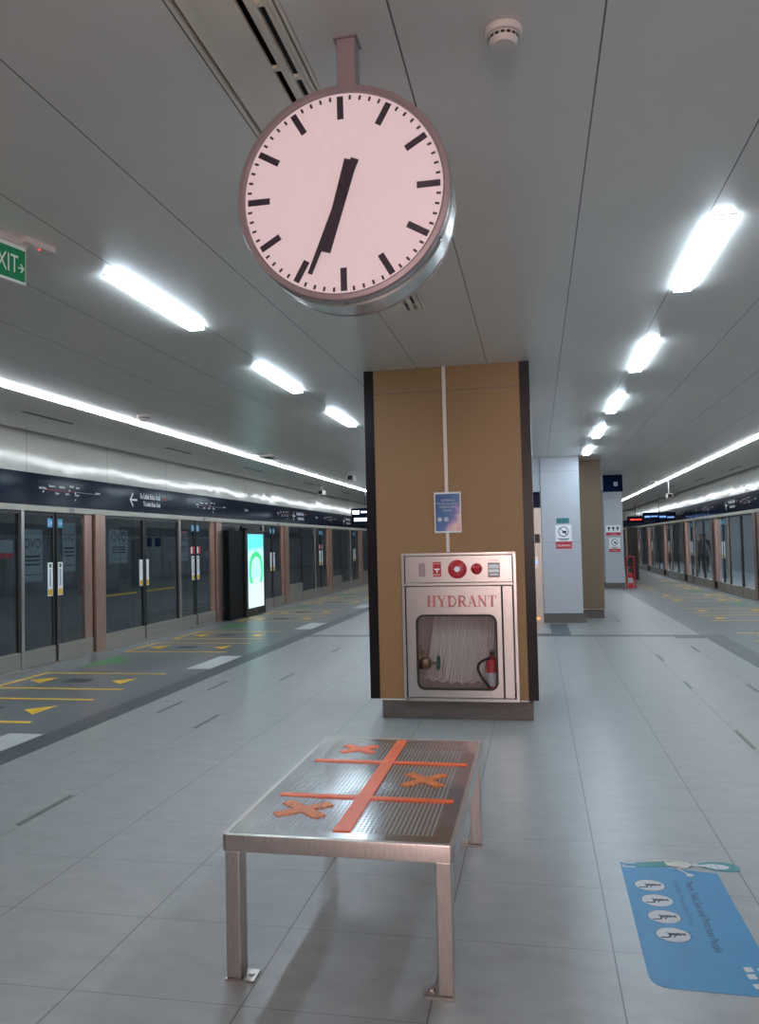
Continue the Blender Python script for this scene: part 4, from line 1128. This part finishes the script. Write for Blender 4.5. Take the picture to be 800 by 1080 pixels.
# ------------------------------------------------------------------ two people reflected in the right glass, built as solid figures beyond it
def person(loc, rz, label, jacket, ht=1.64, hold=False, stripe=False):
    t = thing('person', label, 'person', loc, rz)
    k = ht/1.72
    me = bpy.data.meshes.new('body'); 
    V = [(0, 0, .95, .15), (0, .01, 1.18, .135), (0, .01, 1.38, .15), (0, 0, 1.47, .06), (0, -.01, 1.54, .055),
         (.10, 0, .88, .10), (.11, -.01, .50, .065), (.12, .02, .10, .045), (.12, -.13, .04, .035),
         (-.10, 0, .88, .10), (-.11, -.01, .50, .065), (-.12, .02, .10, .045), (-.12, -.13, .04, .035),
         (.19, 0, 1.39, .06), (.25, .02, 1.12, .045), (.24, -.06, .88, .032), (.24, -.08, .82, .03),
         (-.19, 0, 1.39, .06), (-.26, .02, 1.12, .045), (-.22, -.12, .92, .032), (-.20, -.15, .87, .03)]
    E = [(0, 1), (1, 2), (2, 3), (3, 4), (0, 5), (5, 6), (6, 7), (7, 8), (0, 9), (9, 10), (10, 11), (11, 12),
         (2, 13), (13, 14), (14, 15), (15, 16), (2, 17), (17, 18), (18, 19), (19, 20)]
    # fingers as short chains from each palm
    for (pi, sx) in ((16, 1), (20, -1)):
        px_, py_, pz_, _ = V[pi]
        for j in range(4):
            a = len(V); V.append((px_+sx*.002, py_-.03+.018*j, pz_-.045+.004*abs(j-1.5), .0085)); V.append((px_-sx*.008, py_-.032+.018*j, pz_-.082+.006*abs(j-1.3), .0075))
            E += [(pi, a), (a, a+1)]
        a = len(V); V.append((px_, py_-.045, pz_-.02, .010)); V.append((px_, py_-.058, pz_-.05, .009)); E += [(pi, a), (a, a+1)]
    me.from_pydata([(x*k, y*k, z*k) for x, y, z, r in V], E, [])
    o = bpy.data.objects.new('body', me); COL.objects.link(o)
    md = o.modifiers.new('skin', 'SKIN'); sv = me.skin_vertices[0].data
    for i, v in enumerate(V): sv[i].radius = (v[3]*k, v[3]*k*(.78 if i < 4 else 1)); sv[i].use_root = (i == 0)
    o.modifiers.new('sub', 'SUBSURF').levels = 1; o.modifiers['sub'].render_levels = 1
    dg = bpy.context.evaluated_depsgraph_get(); dg.update()
    me2 = bpy.data.meshes.new_from_object(o.evaluated_get(dg)); bpy.data.objects.remove(o)
    bo = bpy.data.objects.new('body', me2); COL.objects.link(bo); bo.parent = t
    for nm in (jacket, 'trousers', 'skin', 'black'): me2.materials.append(MATS[nm])
    for p in me2.polygons:
        c = p.center/k; p.use_smooth = True
        if c.z > 1.475: p.material_index = 2
        elif abs(c.x) > .17 and c.z < .90: p.material_index = 2
        elif abs(c.x) > .175 or c.z > .90: p.material_index = 0
        elif c.z > .09: p.material_index = 1
        else: p.material_index = 3
    W = wm(t)
    # head: skull narrowing to the chin, nose, ears, hair
    hz = 1.62*k
    prof = [(0, -.115), (.035, -.11), (.055, -.085), (.068, -.04), (.077, .01), (.078, .05), (.065, .09), (.035, .112), (0, .118)]
    hdM = W @ Matrix.Translation((0, -.015*k, hz)) @ Matrix.Diagonal((k*.95, k*1.18, k, 1))
    hd = MB().lathe(prof, 20, hdM); hd.raw(*[[(-.012, -.070, -.02), (.012, -.070, -.02), (0, -.098, -.022), (0, -.070, .025)], [(0, 1, 2), (0, 2, 3), (1, 3, 2), (0, 3, 1)]], W @ Matrix.Translation((0, -.03*k, hz)))
    for s in (-1, 1): hd.lathe([(0, -.01), (.018, -.004), (.018, .006), (0, .01)], 10, hdM @ Matrix.Translation((s*.078, 0, 0)) @ Matrix.Rotation(PI/2, 4, 'Y'))
    h = hd.build('head', 'skin', t, True)
    ey = MB()
    for s in (-1, 1): ey.box(s*.03-.011, s*.03+.011, -.082, -.074, -.002, .007, hdM)
    ey.box(-.02, .02, -.076, -.070, -.062, -.056, hdM)
    ey.build('eyes_and_mouth', 'hair', h)
    MB().lathe([(.083, .03), (.086, .06), (.07, .105), (.035, .128), (0, .134)], 20, hdM @ Matrix.Translation((0, .008, 0))).lathe([(.05, -.05), (.068, 0), (.08, .05)], 20, hdM @ Matrix.Translation((0, .022, 0))).build('hair', 'hair', h, True)
    if stripe:
        MB().tube([(.20*k, -.085*k, 1.36*k), (.235*k, -.075*k, 1.18*k), (.24*k, -.09*k, 1.05*k)], .022, 8, W).build('white_sleeve_patch', 'stripe', t, True)
    return t
PX_, PY_ = 6.72, 35.2
person((PX_+.30, PY_+.5, -.02), math.radians(15), 'person in a dark jacket reflected in the right glass, right one of the pair', 'jacket')
person((PX_+.02, PY_-.2, -.02), math.radians(-20), 'person in a grey and black jacket with a pale stripe, reflected in the right glass', 'jacket_grey', 1.62, True, True)
t = thing('shoulder_bag', 'dark pink bag carried low by the left person reflected in the right glass', 'bag', (PX_-.29, PY_-.4, .3))
MB().bbox(PX_-.35, PX_-.24, PY_-.44, PY_-.16, .38, .72, .04).build('pouch', 'bag_pink', t)
MB().tube([(PX_-.29, PY_-.42, .71), (PX_-.245, PY_-.30, .80), (PX_-.29, PY_-.18, .71)], .012, 6).build('handle', 'black', t)
for o in bpy.data.objects:
    if o.name.startswith('thing'): pass
